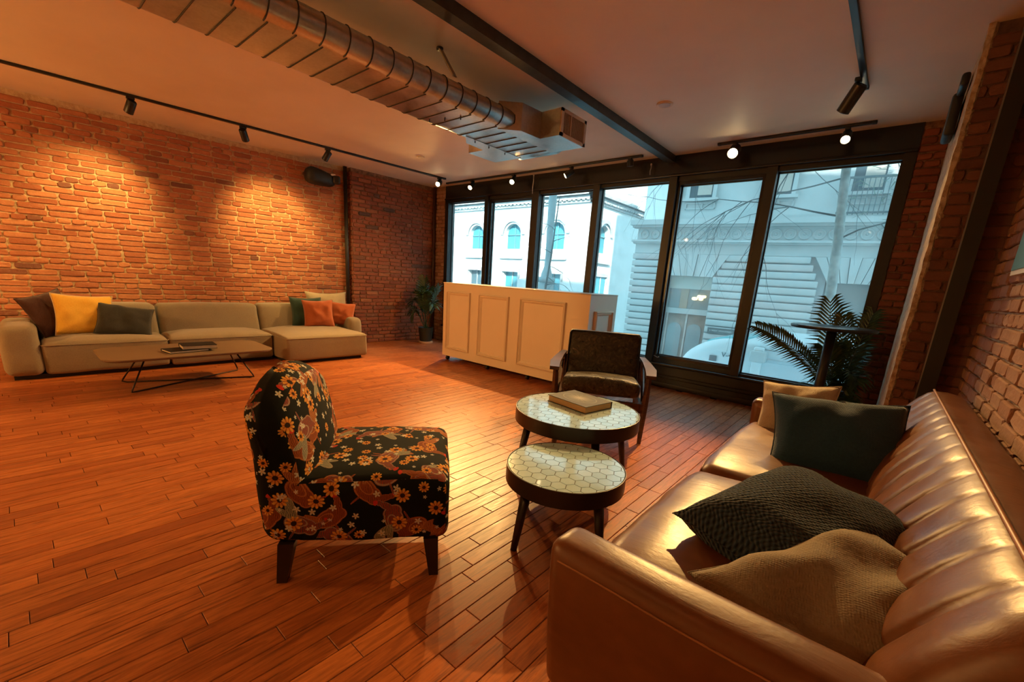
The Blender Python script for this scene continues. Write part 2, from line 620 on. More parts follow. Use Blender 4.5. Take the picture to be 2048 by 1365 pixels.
def brick_field(parent, origin, ang, length, z0, z1, mat, course=0.0575, blen=0.205, D=0.010, seed=1, single=300, visible=None, joint=0.010):
    """bricks laid in running bond on a wall whose face runs from origin along the direction ang;
    the face looks to the right-hand side of that direction.  The largest in the picture become
    objects of their own, the others one joined part."""
    rng = random.Random(seed)
    H = course - joint
    kinds = {'s': [brick_variant(blen - joint, H, D, rng) for _ in range(6)], 'h': [brick_variant(blen / 2 - joint, H, D, rng) for _ in range(3)]}
    for k in range(2): kinds['s'].append(brick_variant((blen - joint) * 0.94, H * 1.03, D * 1.25, rng))
    meshes = {}
    u = Vector((cos(ang), sin(ang), 0))
    items = []
    nc = int((z1 - z0) / course)
    for r in range(nc):
        z = z0 + (r + 0.5) * course
        hdr = (r % 7 == 3)
        bl = blen / 2 if hdr else blen
        x = -(blen * 0.5 if r % 2 else 0) - (blen * 0.25 if hdr else 0) + rng.uniform(-.012, .012)
        while x < length:
            k = 'h' if hdr else 's'
            l = bl
            if not hdr and rng.random() < 0.09:
                k, l = 'h', blen / 2
            a, b = x, x + l
            x += l
            if a < -0.005 or b > length + 0.005:
                if b - max(a, 0) < 0.05 or min(b, length) - a < 0.05 or b < 0 or a > length: continue
                a2, b2 = max(a, 0), min(b, length)
                sc = (b2 - a2 - joint) / (l - joint)
                if sc < 0.25: continue
            else:
                a2, b2, sc = a, b, 1.0
            c = Vector(origin) + u * ((a2 + b2) / 2) + Vector((0, 0, z + rng.uniform(-.0018, .0018)))
            items.append((c, k, rng.randrange(len(kinds[k])), sc, rng.uniform(-.012, .012), rng.uniform(-.002, .004)))
    def size(it):
        p = project(it[0])
        if p is None or not (-20 < p[0] < 2068 and -20 < p[1] < 1385): return -1
        if visible and not visible(it[0]): return -1
        return 1.0 / p[2] ** 2
    order = sorted(range(len(items)), key=lambda i: -size(items[i]))
    rest = MB()
    nrm = Vector((sin(ang), -cos(ang), 0))
    for rank, i in enumerate(order):
        c, k, vi, sc, tilt, push = items[i]
        c = c + nrm * push
        if rank < single and size(items[i]) > 0:
            key = (k, vi)
            if key not in meshes: meshes[key] = kinds[k][vi].mesh('brick', mat)
            o = obj('brick', meshes[key], parent, c, (0, tilt, ang), (sc, 1, 1))
        else:
            Mx = Matrix.Translation(c) @ RZ(ang) @ RY(tilt) @ Matrix.Diagonal((sc, 1, 1, 1))
            rest.add(kinds[k][vi].v, kinds[k][vi].f, False, Mx)
    if rest.v:
        o = rest.build('brick_field', mat, parent, fixn=False)
        o['kind'] = 'stuff'
    return items


# ---- floor: dark base with single oak boards on it
floor_root = structure('floor')
MB().box(-6.75, 0.6, -3.2, 5.0, -0.14, -0.0145).build('subfloor', M_GAP, floor_root)


def lay_floor():
    rng = random.Random(11)
    W = 0.0745
    items = []
    x = -6.55
    while x < 0.5:
        y = -3.1 - rng.uniform(0, 0.6)
        while y < 4.88:
            L = rng.choice((0.30, 0.38, 0.46, 0.56, 0.68, 0.82))
            y2 = min(y + L, 4.885)
            if y2 - y > 0.06: items.append((x + W / 2, (y + y2) / 2, y2 - y))
            y += L
        x += W

    def board(L):
        mb = MB()
        g, c, t = 0.0011, 0.0016, 0.014
        a, b = W / 2 - g, L / 2 - g
        lo = [(-a, -b, -t), (a, -b, -t), (a, b, -t), (-a, b, -t)]
        md = [(-a, -b, -c), (a, -b, -c), (a, b, -c), (-a, b, -c)]
        tp = [(-a + c, -b + c, 0), (a - c, -b + c, 0), (a - c, b - c, 0), (-a + c, b - c, 0)]
        f = [(8, 9, 10, 11)]
        for k in (0, 4):
            for i in range(4):
                j = (i + 1) % 4
                f.append((k + i, k + j, k + 4 + j, k + 4 + i))
        mb.add(lo + md + tp, f)
        return mb

    def size(it):
        p = project((it[0], it[1], 0))
        if p is None or not (-60 < p[0] < 2100 and 560 < p[1] < 1440): return -1
        if it[0] > -0.5 and 0.8 < it[1] < 2.9: return -1
        return it[2] / p[2] ** 2
    order = sorted(items, key=lambda it: -size(it))
    rest = MB()
    cache = {}
    for n, it in enumerate(order):
        L = round(it[2], 2)
        if n < 300 and size(it) > 0:
            if L not in cache: cache[L] = board(L).mesh('plank', M_FLOOR)
            obj('plank', cache[L], floor_root, (it[0], it[1], rng.uniform(-.0004, .0004)))
        else:
            b = board(L)
            rest.add(b.v, b.f, False, T(it[0], it[1], 0))
    o = rest.build('planks', M_FLOOR, floor_root, fixn=False)
    o['kind'] = 'stuff'


lay_floor()

# ---- ceiling
ce = MB().box(-6.9, 0.9, -3.2, 5.05, CEIL, CEIL + 0.12).build('ceiling', M_CEIL)
tag(ce, kind='structure')

# ---- left wall: long recessed part, then a thicker part by the window
A0, A1 = Vector((-6.56, -1.2, 0)), Vector((-6.235, 3.36, 0))
aL = atan2(A1.y - A0.y, A1.x - A0.x)
LM = (A1 - A0).length
wl = structure('wall_left')
nl = Vector((sin(aL), -cos(aL), 0))       # into the room
mb = MB()
Mx = Matrix.Translation(A0) @ RZ(aL)
mb.box(-2.0, LM + 0.1, 0.0, 0.25, 0, CEIL, Mx)
mb.build('mortar_bed', M_MORTAR, wl)
sofa_hide = lambda c: not (c.z < 0.52 and -0.2 < c.y < 3.2)
brick_field(wl, A0, aL, LM, 0, CEIL, M_BRICK, seed=3, visible=sofa_hide)

B0, B1 = Vector((-6.135, 3.40, 0)), Vector((-6.085, 4.88, 0))
aE = atan2(B1.y - B0.y, B1.x - B0.x)
LE = (B1 - B0).length
we = structure('wall_left_pier')
mb = MB()
mb.box(0.004, LE + 0.2, 0.004, 0.45, 0, CEIL, Matrix.Translation(B0) @ RZ(aE))
mb.build('mortar_bed', M_MORTAR_DARK, we)
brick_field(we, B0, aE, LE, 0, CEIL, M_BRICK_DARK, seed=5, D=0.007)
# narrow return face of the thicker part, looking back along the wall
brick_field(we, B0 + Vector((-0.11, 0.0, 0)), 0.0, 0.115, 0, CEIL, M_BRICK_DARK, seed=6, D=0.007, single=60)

# ---- window wall piers
wp = structure('wall_window')
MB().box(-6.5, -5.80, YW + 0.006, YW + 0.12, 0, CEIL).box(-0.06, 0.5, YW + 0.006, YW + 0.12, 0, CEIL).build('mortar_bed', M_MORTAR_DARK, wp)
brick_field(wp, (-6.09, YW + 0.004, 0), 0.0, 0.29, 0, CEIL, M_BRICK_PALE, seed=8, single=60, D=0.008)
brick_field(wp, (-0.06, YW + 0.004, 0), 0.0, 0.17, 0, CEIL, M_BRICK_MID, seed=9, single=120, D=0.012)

# ---- right side: deep pier by the window, then the wall behind the leather sofa
PX, PY, RWX = 0.105, 3.42, 0.404
wr = structure('wall_right_pier')
MB().box(PX + 0.03, 0.7, PY + 0.006, YW + 0.01, 0, CEIL).build('mortar_bed', M_MORTAR_SHADE, wr)
brick_field(wr, (PX + 0.01, PY + 0.004, 0), 0.0, 0.40, 0, CEIL, M_BRICK_SHADE, seed=12, single=200, D=0.004)
# rough plastered side of the pier that catches the window light
mb = MB()
rng = random.Random(4)
rings = []
for i in range(60):
    z = CEIL * i / 59
    w1, w2, w3 = rng.uniform(-.002, .002), rng.uniform(-.004, .005), rng.uniform(-.003, .003)
    rings.append([(PX + 0.04, YW, z), (PX + w3 * .5, YW, z), (PX + w1 - .004, 4.2, z), (PX + w2, 3.7, z), (PX + w1, PY - 0.008, z), (PX + 0.02 + w2, PY - 0.006 + w3, z), (PX + 0.05, PY + 0.02, z)])
mb.loft(rings, smooth=False)
mb.build('plaster_edge', M_PLASTER_EDGE, wr)

wq = structure('wall_right')
MB().box(RWX + 0.006, 0.75, -3.2, PY + 0.05, 0, CEIL).build('mortar_bed', M_MORTAR_PALE, wq)
brick_field(wq, (RWX + 0.004, PY, 0), -pi / 2, 3.0, 0, CEIL, M_BRICK_PALE, seed=15, D=0.012, course=0.062, blen=0.21, single=300,
            visible=lambda c: c.z > 0.5)

# ---- back wall and the building above (never in view, they close the room and shade the street)
tag(MB().box(-7.0, 0.75, -3.4, -3.2, 0, CEIL).build('wall_back', M_CEIL), kind='structure')
tag(MB().box(-7.6, 9.0, -9.0, 5.3, CEIL + 0.13, 14.0).build('building_above', M_BRICK_DARK), kind='structure')

# ---- steel beam along the ceiling
bm_ = MB().box(-2.115, -2.03, -3.2, YW, 2.458, CEIL)
tag(bm_.build('trim_1', M_STEEL_DARK), kind='structure')

# ---- window wall: header, base, windows
hd = structure('trim_2')
MB().box(-5.80, -0.06, YW - 0.005, YW + 0.22, 2.335, CEIL).build('header', M_BLACKG, hd)
MB().rbox(-5.80, -0.06, YW - 0.030, YW + 0.05, 2.312, 2.338, 0.008, 2).build('header_ledge', M_BLACKG, hd)
bs = structure('trim_3')
MB().box(-5.80, -0.06, YW - 0.005, YW + 0.22, 0, 0.255).build('base_panel', M_BLACK, bs)
MB().rbox(-5.80, -0.06, YW - 0.05, YW + 0.10, 0.255, 0.285, 0.010, 2).build('sill', M_BLACKG, bs)
for z in (0.115, 0.150):
    MB().rbox(-5.80, -0.06, YW - 0.018, YW + 0.01, z - 0.005, z + 0.005, 0.004, 2).build('bead', M_BLACKG, bs)
MB().rbox(-5.80, -0.06, YW - 0.016, YW + 0.01, 0.0, 0.06, 0.006, 2).build('plinth', M_BLACK, bs)

PANES = [(-5.72, -4.89, .31, 2.27), (-4.78, -4.01, .36, 2.235), (-3.86, -3.01, .31, 2.27), (-2.92, -2.06, .32, 2.275), (-1.94, -1.15, .365, 2.23), (-1.03, -0.14, .31, 2.27)]
M_LATCH = plain('latch_metal', (0.5, 0.48, 0.44), 0.35, 0.8)
for i, (x0, x1, z0, z1) in enumerate(PANES):
    L = -5.80 if i == 0 else (PANES[i - 1][1] + x0) / 2
    R = -0.06 if i == 5 else (x1 + PANES[i + 1][0]) / 2
    w = structure('window_%d' % (i + 1))
    y0, y1 = YW + 0.02, YW + 0.13
    sash = i in (1, 4)
    s = 0.035 if sash else 0.0
    fr = MB()
    fr.box(L, x0 - s, y0 - 0.03, y1, 0.285, 2.335)
    fr.box(x1 + s, R, y0 - 0.03, y1, 0.285, 2.335)
    fr.box(x0 - s, x1 + s, y0, y1, z1 + s, 2.335)
    fr.box(x0 - s, x1 + s, y0, y1, 0.285, z0 - s)
    fr.build('window_frame', M_BLACK, w)
    if sash:
        sb = MB()
        for a in ((x0 - s, x0, z0 - s, z1 + s), (x1, x1 + s, z0 - s, z1 + s), (x0, x1, z1, z1 + s), (x0, x1, z0 - s, z0)):
            sb.box(a[0], a[1], y0 + 0.01, y1 - 0.02, a[2], a[3])
        sb.build('sash', M_BLACKG, w)
        lt = MB().tube([(x0 - .02, y0 - .01, z0 - .01), (x0 + .03, y0 - .03, z0 - .022), (x0 + .05, y0 - .035, z0 - .015)], .006, 6)
        lt.build('latch', M_LATCH, w)
    bead = MB()
    e = 0.010
    for a in ((x0, x0 + e, z0, z1), (x1 - e, x1, z0, z1), (x0, x1, z1 - e, z1), (x0, x1, z0, z0 + e)):
        bead.box(a[0], a[1], YW + 0.075, YW + 0.095, a[2], a[3])
    bead.build('glazing_bead', M_BLACK, w)
    MB().box(x0, x1, YW + 0.082, YW + 0.087, z0, z1).build('pane', M_GLASS, w)

# ================================================================== ceiling services and lamps
M_TRACK = plain('track_black', (0.010, 0.009, 0.008), 0.45)
M_HEAD = plain('spotlight_black', (0.012, 0.012, 0.011), 0.38)


def emit(name, col, strength):
    M = Mat(name)
    M.set(Base_Color=(0.8, 0.8, 0.8), Emission_Color=col, Emission_Strength=strength)
    return M.m


M_BULB = emit('bulb_glow', (1.0, 0.72, 0.36), 26.0)
M_BULB_DIM = emit('bulb_glow_side', (1.0, 0.80, 0.5), 8.0)


def track(label, p0, p1, cap=True):
    p0, p1 = Vector(p0), Vector(p1)
    d = p1 - p0
    ang = atan2(d.y, d.x)
    t = thing('light_track', label, 'light track', p0, ang)
    L = d.length
    MB().rbox(0, L, -0.017, 0.017, -0.02, 0.0, 0.003, 1).build('rail', M_TRACK, t)
    MB().rbox(-0.012, 0.02, -0.019, 0.019, -0.022, 0.0, 0.004, 1).build('end_cap', M_TRACK, t)
    MB().rbox(L - 0.02, L + 0.012, -0.019, 0.019, -0.022, 0.0, 0.004, 1).build('end_cap', M_TRACK, t)
    return t


ZT = CEIL - 0.001
track('long black ceiling track above the brick wall and beige sofa', (-5.66, -1.6, ZT), (-5.335, 4.46, ZT))
track('black ceiling track over the white exterior panes beside the duct end', (-5.55, 4.69, ZT), (-2.33, 4.69, ZT))
track('short black ceiling track right of the steel beam by the window', (-1.53, 4.67, ZT), (-0.36, 4.67, ZT))
track('short black ceiling track running towards the viewer at upper right', (-0.46, -1.5, ZT), (-0.40, 3.93, ZT))


def spot_head(label, base, aim, power, angle=60, blend=0.5, r=0.036, L=0.115, drop=0.055, glow=None, col=LAMP_COL, group=None, size=0.02):
    """cylindrical track spotlight: adapter, stem, body, lens and its own lamp"""
    b = Vector(base)
    t = thing('track_spotlight', label, 'spotlight', b, 0, group)
    MB().rbox(-.018, .018, -.030, .030, -.022, 0.0, .004, 1).build('adapter', M_HEAD, t)
    MB().cyl((0, 0, -.02), (0, 0, -drop), .008, n=10).build('stem', M_HEAD, t)
    d = (Vector(aim) - (b + Vector((0, 0, -drop)))).normalized()
    piv = Vector((0, 0, -drop - 0.006))
    q = d.to_track_quat('Z', 'Y').to_matrix().to_4x4()
    Mx = Matrix.Translation(piv) @ q
    prof = [(r * .86, -L * .30), (r, -L * .30 + .006), (r, L * .70), (r * .9, L * .70 + .002), (r * .86, L * .60), (0.002, L * .58)]
    MB().lathe(prof, 20, M=Mx).build('body', M_HEAD, t, sharp=40)
    lens = MB()
    lens.lathe([(0.001, L * .60), (r * .55, L * .61), (r * .84, L * .63), (r * .80, L * .70), (r * .45, L * .745), (0.002, L * .755)], 16, M=Mx)
    lens.build('lens', glow or M_BULB_DIM, t)
    if power > 0:
        ld = bpy.data.lights.new('spot_lamp', 'SPOT')
        ld.energy = power * LAMP_GAIN; ld.color = col
        ld.spot_size = radians(angle); ld.spot_blend = blend
        ld.shadow_soft_size = size
        lo = bpy.data.objects.new('spot_lamp', ld)
        COL.objects.link(lo)
        lo.parent = t
        p = piv + d * (L * .80)
        lo.matrix_local = Matrix.Translation(p) @ d.to_track_quat('-Z', 'Y').to_matrix().to_4x4()
    return t


ZH = CEIL - 0.021
def xtrack(y): return -5.66 + (y + 1.6) / 6.06 * 0.325


WALLP = 21.0
WALL_COL = (1.0, 0.72, 0.24)
# heads on the long track, washing the brick wall
spot_head('black track spotlight nearest the left picture edge, washing the brick wall', (xtrack(.94), .94, ZH), (-6.42, 0.62, 1.35), WALLP * 1.2, 80, 1.0, col=WALL_COL)
spot_head('black track spotlight tilted right, above the middle of the beige sofa', (xtrack(1.83), 1.83, ZH), (-6.30, 2.45, 1.40), WALLP, 78, 1.0, col=WALL_COL)
spot_head('black track spotlight hanging just above the wall speaker', (xtrack(2.72), 2.72, ZH), (-6.30, 2.38, 1.40), WALLP * .5, 70, 1.0, col=WALL_COL)
spot_head('glowing track spotlight at the corner end of the long left track', (xtrack(4.36), 4.36, ZH), (-3.4, 1.2, 0.4), 45, 80, .6, glow=M_BULB)
spot_head('added fill spotlight on the long track, unseen behind the viewer', (xtrack(-.5), -.5, ZH), (-6.5, -0.7, 1.3), WALLP, 80, 1.0, col=WALL_COL)  # unseen head added behind the viewer for more light
# heads over the windows, shining into the room
spot_head('glowing track spotlight over the leftmost window pane', (-4.98, 4.69, ZH), (-4.4, 2.2, 0.4), 60, 85, .6, glow=M_BULB)
spot_head('glowing track spotlight over the second window pane from the corner', (-4.17, 4.69, ZH), (-3.0, 1.6, 0.2), 60, 85, .6, glow=M_BULB)
spot_head('track spotlight turned sideways over the third pane, only its lens edge bright', (-3.24, 4.69, ZH), (-4.7, 3.6, 1.2), 26, 70, .6, glow=M_BULB)
spot_head('unlit black track spotlight next to the steel beam', (-2.46, 4.69, ZH), (-2.4, 4.95, 1.0), 0, 60, glow=M_HEAD, drop=.03, L=.06)
spot_head('brightest glowing spotlight over the fifth window pane', (-1.38, 4.67, ZH), (-1.05, 0.9, 0.0), 92, 76, .7, glow=M_BULB, r=.05, L=.12)
spot_head('glowing spotlight over the rightmost window pane', (-0.53, 4.67, ZH), (-0.30, 1.6, 0.1), 17, 68, .7, glow=M_BULB)
spot_head('black cylinder spotlight hanging at the end of the right track', (-0.425, 3.72, ZH), (-1.15, 4.30, 1.2), 0, 60, .6, r=.040, L=.16, drop=.075, glow=M_HEAD)
# fill heads added further back on the right-hand track, out of view
spot_head('added unseen fill spotlight overhead on the right track lighting the patterned chair', (-0.44, 1.9, ZH), (-2.1, 1.4, 0.0), 4, 95, .8)
spot_head('added unseen fill spotlight behind the viewer on the right track', (-0.455, -0.6, ZH), (-2.6, 0.4, 0.0), 5, 110, .8)

track('added unseen ceiling track behind the viewer across the room', (-5.4, -1.9, ZT), (-0.9, -1.9, ZT))  # track and two spots added out of view to brighten the bar
spot_head('added unseen spotlight behind the viewer aimed at the white bar, left one', (-4.3, -1.9, ZH), (-3.9, 3.75, 0.75), 26, 42, .7)
spot_head('added unseen spotlight behind the viewer aimed at the white bar, right one', (-2.9, -1.9, ZH), (-2.9, 3.75, 0.75), 26, 42, .7)

# unseen pendant globe added behind the viewer to fill the room with light
def pendant(label, x, y, z, power):
    t = thing('fill_pendant', label, 'lamp', (x, y, CEIL))
    MB().lathe([(.05, 0), (.05, -.02), (.01, -.03), (.002, -.03)], 20).build('canopy', M_HEAD, t, sharp=40)
    MB().cyl((0, 0, -.02), (0, 0, z - CEIL + .1), .004, n=8).build('cord', M_HEAD, t)
    MB().lathe([(.002, -.11), (.06, -.095), (.10, -.05), (.11, 0), (.10, .05), (.06, .095), (.02, .11), (.002, .112)], 24, c=(0, 0, z - CEIL)).build('globe', emit('fill_globe_glow', (1.0, .62, .25), 5.0), t)
    ld = bpy.data.lights.new('fill_globe_lamp', 'POINT')
    ld.energy = power; ld.color = LAMP_COL; ld.shadow_soft_size = .12
    lo = bpy.data.objects.new('fill_globe_lamp', ld); COL.objects.link(lo); lo.parent = t; lo.location = (0, 0, z - CEIL - .14)


pendant('added warm globe pendant lamp, unseen fill at the back of the room', -4.89, -2.2, 1.75, 115)

# ---- ceiling discs
for lab, (x, y), r in (('round white ceiling plate right of the steel beam', (-1.62, 3.54), .062), ('small round ceiling plate near the left corner lights', (-4.72, 3.55), .05)):
    t = thing('ceiling_plate', lab, 'ceiling plate', (x, y, CEIL))
    MB().lathe([(r, 0), (r, -.004), (r * .92, -.009), (r * .80, -.006), (0.002, -.006)], 28).build('rim', M_CEIL, t, sharp=35)
    MB().lathe([(r * .76, -.004), (r * .72, -.010), (0.002, -.0105)], 28).build('cover', varied('plate_cover', (.5, .42, .36), (.6, .52, .45), 9, .6), t, sharp=35)

# ---- flat oval spiral duct with two outlet boxes
DX, DZ, DR, DHW = -2.58, 2.262, 0.070, 0.190
duct = thing('air_duct', 'flat oval galvanised spiral air duct hanging under the ceiling', 'air duct', (0, 0, 0))


def oval(y, dr=0.0, n=10):
    pts = []
    for k in range(n + 1):
        a = -pi / 2 + pi * k / n
        pts.append((DX + DHW + (DR + dr) * cos(a), y, DZ + (DR + dr) * sin(a)))
    for k in range(n + 1):
        a = pi / 2 + pi * k / n
        pts.append((DX - DHW + (DR + dr) * cos(a), y, DZ + (DR + dr) * sin(a)))
    return pts


Y_END = 3.24
MB().loft([oval(-3.15), oval(-1), oval(1.0), oval(2.2), oval(Y_END - .012), oval(Y_END, -.006)]).build('duct_body', M_GALV, duct, sharp=40)
# helical seam, one ring per turn
pitch = 0.128
k = 0
y = -0.62
while y < Y_END - 0.05:
    rim = oval(0, 0.0022)
    m = len(rim)
    pts = [(p[0], y + pitch * 0.12 * (i / m), p[2]) for i, p in enumerate(rim)] + [(rim[0][0], y + pitch * 0.14, rim[0][2])]
    sm = MB().tube(pts, 0.0030, 5, caps=False)
    sm.build('spiral_seam', M_SEAM, duct)
    y += pitch
MB().loft([oval(Y_END - .05, .006), oval(Y_END - .02, .006)], caps=False).build('end_collar', M_GALV, duct)
# outlet boxes
for side in (1, -1):
    bx = MB()
    xe = DX + side * (DHW + DR)            # side of the duct
    xo = DX + side * 0.49                  # grille face
    xi = DX + side * (DHW - 0.02)
    z0, z1 = 2.187, 2.372
    # wedge-shaped take-off then the box
    poly = [(xi, 2.50), (xe + side * .035, 2.62), (xe + side * .05, 2.83), (xo, 2.83), (xo, 3.17), (xi, 3.17)]
    bx.prism(poly, 'z', z0, z1)
    o = bx.build('outlet_box', M_GALV, duct)
    if side == 1:
        M_GRILLE = plain('grille_tan', (0.62, 0.46, 0.32), 0.6)
        g = MB()
        for a in ((2.83, 2.86, z0, z1), (3.14, 3.17, z0, z1), (2.83, 3.17, z1 - .022, z1), (2.83, 3.17, z0, z0 + .022), (2.955, 2.963, z0, z1)):
            g.box(xo - .002, xo + .010, a[0], a[1], a[2], a[3])
        fr = g.build('grille_frame', M_GRILLE, o)
        g = MB()
        for j in range(22):
            yy = 2.866 + j * .0125
            g.box(xo - .004, xo + .004, yy, yy + .005, z0 + .02, z1 - .02)
        g.build('grille_bars', plain('grille_bars', (0.42, 0.27, 0.16), 0.6), o)
# little screws along the lower seam
for (x, y_) in ((DX - .14, 2.12), (DX - .02, 2.16), (DX + .1, 2.2), (DX - .19, 2.62), (DX - .19, 2.78), (DX - .19, 2.98)):
    MB().cyl((x, y_, DZ - DR), (x, y_, DZ - DR - .02), .004, n=6).build('screw', M_SEAM, duct)
st = thing('duct_hanger', 'thin metal strap hanging the duct from the ceiling', 'strap')
MB().prism([(-2.48, CEIL), (-2.468, CEIL), (DX + DHW + DR + .004, 2.33), (DX + DHW + DR - .008, 2.33)], 'y', 1.985, 2.015).build('strap', varied('strap_metal', (.35, .28, .2), (.5, .4, .3), 20, .5, metal=.6), st)
MB().cyl((-2.474, 2.0, CEIL), (-2.474, 2.0, CEIL - .012), .022, n=12).build('ceiling_fixing', M_SEAM, st)

# ---- upright pipes and posts
pp = MB().cyl((-6.175, 3.335, 0), (-6.175, 3.335, CEIL), .026, n=14).build('wall_pipe', M_BLACK)
tag(pp, 'black upright pipe against the brick wall behind the sofa end', 'pipe')
pp = MB().cyl((-6.035, 4.835, 0), (-6.035, 4.835, CEIL), .022, n=12).build('wall_pipe', plain('brown_pipe', (.06, .02, .012), .5))
tag(pp, 'dark brown upright pipe in the brick corner by the window', 'pipe')
ps = thing('steel_post', 'black upright steel post on the dark brick pier', 'post', (0, 0, 0))
MB().box(.232, .300, PY - .075, PY - .012, 0, CEIL).build('post', M_BLACK, ps)
MB().box(.226, .232, PY - .077, PY - .055, 0, CEIL).build('highlight_strip', plain('edge_highlight', (.22, .21, .19), .35, .6), ps)  # pale strip painted as the highlight along the post's edge

# ---- rods and hooks above the windows
for lab, (x, z0, z1) in (('wire hook hanging from the track over the second mullion', (-3.93, 2.27, 2.50)), ('short pin rod on the header below the steel beam', (-2.27, 2.345, 2.45))):
    t = thing('hanging_hook', lab, 'hook', (x, YW - .06, z1))
    h = z1 - z0
    MB().tube([(0, 0, 0), (.004, 0, -h * .3), (-.004, 0, -h * .62), (.0, 0, -h)], .005, 6).build('rod', M_LATCH, t)
    MB().lathe([(.003, .012), (.010, .006), (.010, -.006), (.003, -.012)], 10).build('knob', M_LATCH, t)

# ---- speakers
M_CLOTH_BLK = plain('speaker_black', (.010, .010, .010), .55)
sp = thing('wall_speaker', 'black egg-shaped loudspeaker mounted high on the brick wall', 'speaker', (-6.08, 2.93, 2.285), radians(68))
def spk(w):
    k = (w.x + .2) / .4
    s = .55 + .45 * sin(min(1, max(0, 1.15 - k)) * pi * .5)
    return (w.x, w.y * s, w.z * s)
MB().rbox(-.20, .20, -.11, .11, -.105, .105, .09, 5, (6, 1, 1), deform=spk).build('cabinet', M_CLOTH_BLK, sp, rot=(0, radians(6), radians(20)))
MB().rbox(.15, .25, -.05, .05, -.055, .055, .03, 3).build('bracket', M_BLACK, sp)
MB().rbox(.13, .19, -.03, .03, .045, .068, .008, 2).build('badge', plain('badge_white', (.7, .68, .62), .4), sp)
MB().cyl((.2, .0, 0), (.2, .22, 0), .015, n=10).build('arm', M_BLACK, sp)

s2 = thing('corner_speaker', 'black speaker box strapped high on the right brick pier', 'speaker', (.075, 4.0, 2.28))
MB().rbox(-.03, .022, -.10, .12, -.13, .11, .02, 2).build('cabinet', M_CLOTH_BLK, s2)
MB().rbox(-.016, .022, -.28, -.05, .08, .15, .015, 2).build('bracket', M_BLACK, s2)
MB().tube([(.01, .09, -.1), (.012, .30, .10), (.014, .62, .20), (.016, .80, .235)], .014, 8).build('cable', M_BLACK, s2)

# picture at the right edge
fp = thing('picture_frame', 'corner of a framed picture with teal print on the right brick wall', 'picture', (RWX - .024, 2.80, 1.27))
MB().box(-.012, .010, -.62, .0, 0, .9).build('frame', plain('frame_grey', (.55, .52, .46), .5), fp)
MB().box(-.016, -.010, -.60, -.02, .02, .88).build('print', plain('print_teal', (.02, .14, .15), .4), fp)

# ================================================================== soft furnishings helpers
def wob(p, s=3.0, a=0.01, seed=0.0):
    v = Vector(p) * s + Vector((seed, seed * 1.7, -seed))
    return noise.noise_vector(v) * a


def pillow(name, label, mat, w, h, t, loc, rot, seed=0, group=None, n=22, sag=0.0, piping=None, pinch=0.10, wrinkle=0.014, cat='cushion', crease=None):
    """soft square cushion: local x = width, z = height, y = thickness"""
    root = thing(name, label, cat, loc, 0, group)
    root.rotation_euler = rot
    mb = MB()
    rows = []
    for side in (1, -1):
        vs_ = []
        for j in range(n + 1):
            v = -1 + 2 * j / n
            for i in range(n + 1):
                u = -1 + 2 * i / n
                x = u * (1 - pinch * (1 - v * v) * abs(u) ** 3)
                z = v * (1 - pinch * (1 - u * u) * abs(v) ** 3)
                prof = max(0.0, (1 - abs(u) ** 2.6)) ** 0.55 * max(0.0, (1 - abs(v) ** 2.6)) ** 0.55
                y = side * prof * t / 2
                p = Vector((x * w / 2, y, z * h / 2))
                if prof > 0:
                    p += wob(p, 5.0 / max(w, h), wrinkle, seed) * (0.3 + prof)
                    p.y += side * 0.35 * wrinkle * sin(u * 7 + seed) * (1 - abs(v)) * prof
                if sag:
                    p.z -= sag * (1 - u * u) * max(0, v) * h * .5
                if crease:
                    p.y -= side * crease * math.exp(-((u - 0.1 * v) / .12) ** 2) * max(0, v) * t
                vs_.append(p)
        rows.append(vs_)
    N = n + 1
    front, back = rows
    vs_ = list(front)
    bmap = {}
    for j in range(N):
        for i in range(N):
            k = j * N + i
            if i in (0, n) or j in (0, n): bmap[k] = k
            else:
                bmap[k] = len(vs_); vs_.append(back[k])
    fs = []
    for j in range(n):
        for i in range(n):
            a, b, c, d = j * N + i, j * N + i + 1, (j + 1) * N + i + 1, (j + 1) * N + i
            fs.append((a, b, c, d))
            fs.append((bmap[d], bmap[c], bmap[b], bmap[a]))
    mb.add(vs_, fs, True)
    mb.build('cover', mat, root)
    ring = [front[i] for i in range(N)] + [front[j * N + n] for j in range(1, N)] + [front[n * N + i] for i in range(n - 1, -1, -1)] + [front[j * N] for j in range(n - 1, 0, -1)]
    MB().tube(ring, .0042 if piping else .0022, 6, closed=True).build('piping' if piping else 'seam', piping or mat, root)
    return root


# ================================================================== beige sectional sofa
M_BEIGE = fabric('beige_upholstery', (0.25, 0.198, 0.128), (0.31, 0.245, 0.162), 700)
sofa = thing('sectional_sofa', 'long beige fabric sectional sofa with chaise against the brick wall', 'sofa', (-6.20, -.07, 0), radians(-1.6))
# local x: out from the wall, local y: along the wall
SX = 0.72


def soft(a=.010, s=4, seed=0):
    return lambda w: w + wob(w, s, a, seed)


def seat_cushion(w, x0, x1, y0, y1, zc, crown, seed):
    fx = max(0, 1 - ((w.x - (x0 + x1) / 2) / ((x1 - x0) / 2)) ** 4)
    fy = max(0, 1 - ((w.y - (y0 + y1) / 2) / ((y1 - y0) / 2)) ** 4)
    p = Vector(w)
    if w.z > zc:
        p.z += crown * fx * fy
    return p + wob(w, 4, .008, seed)


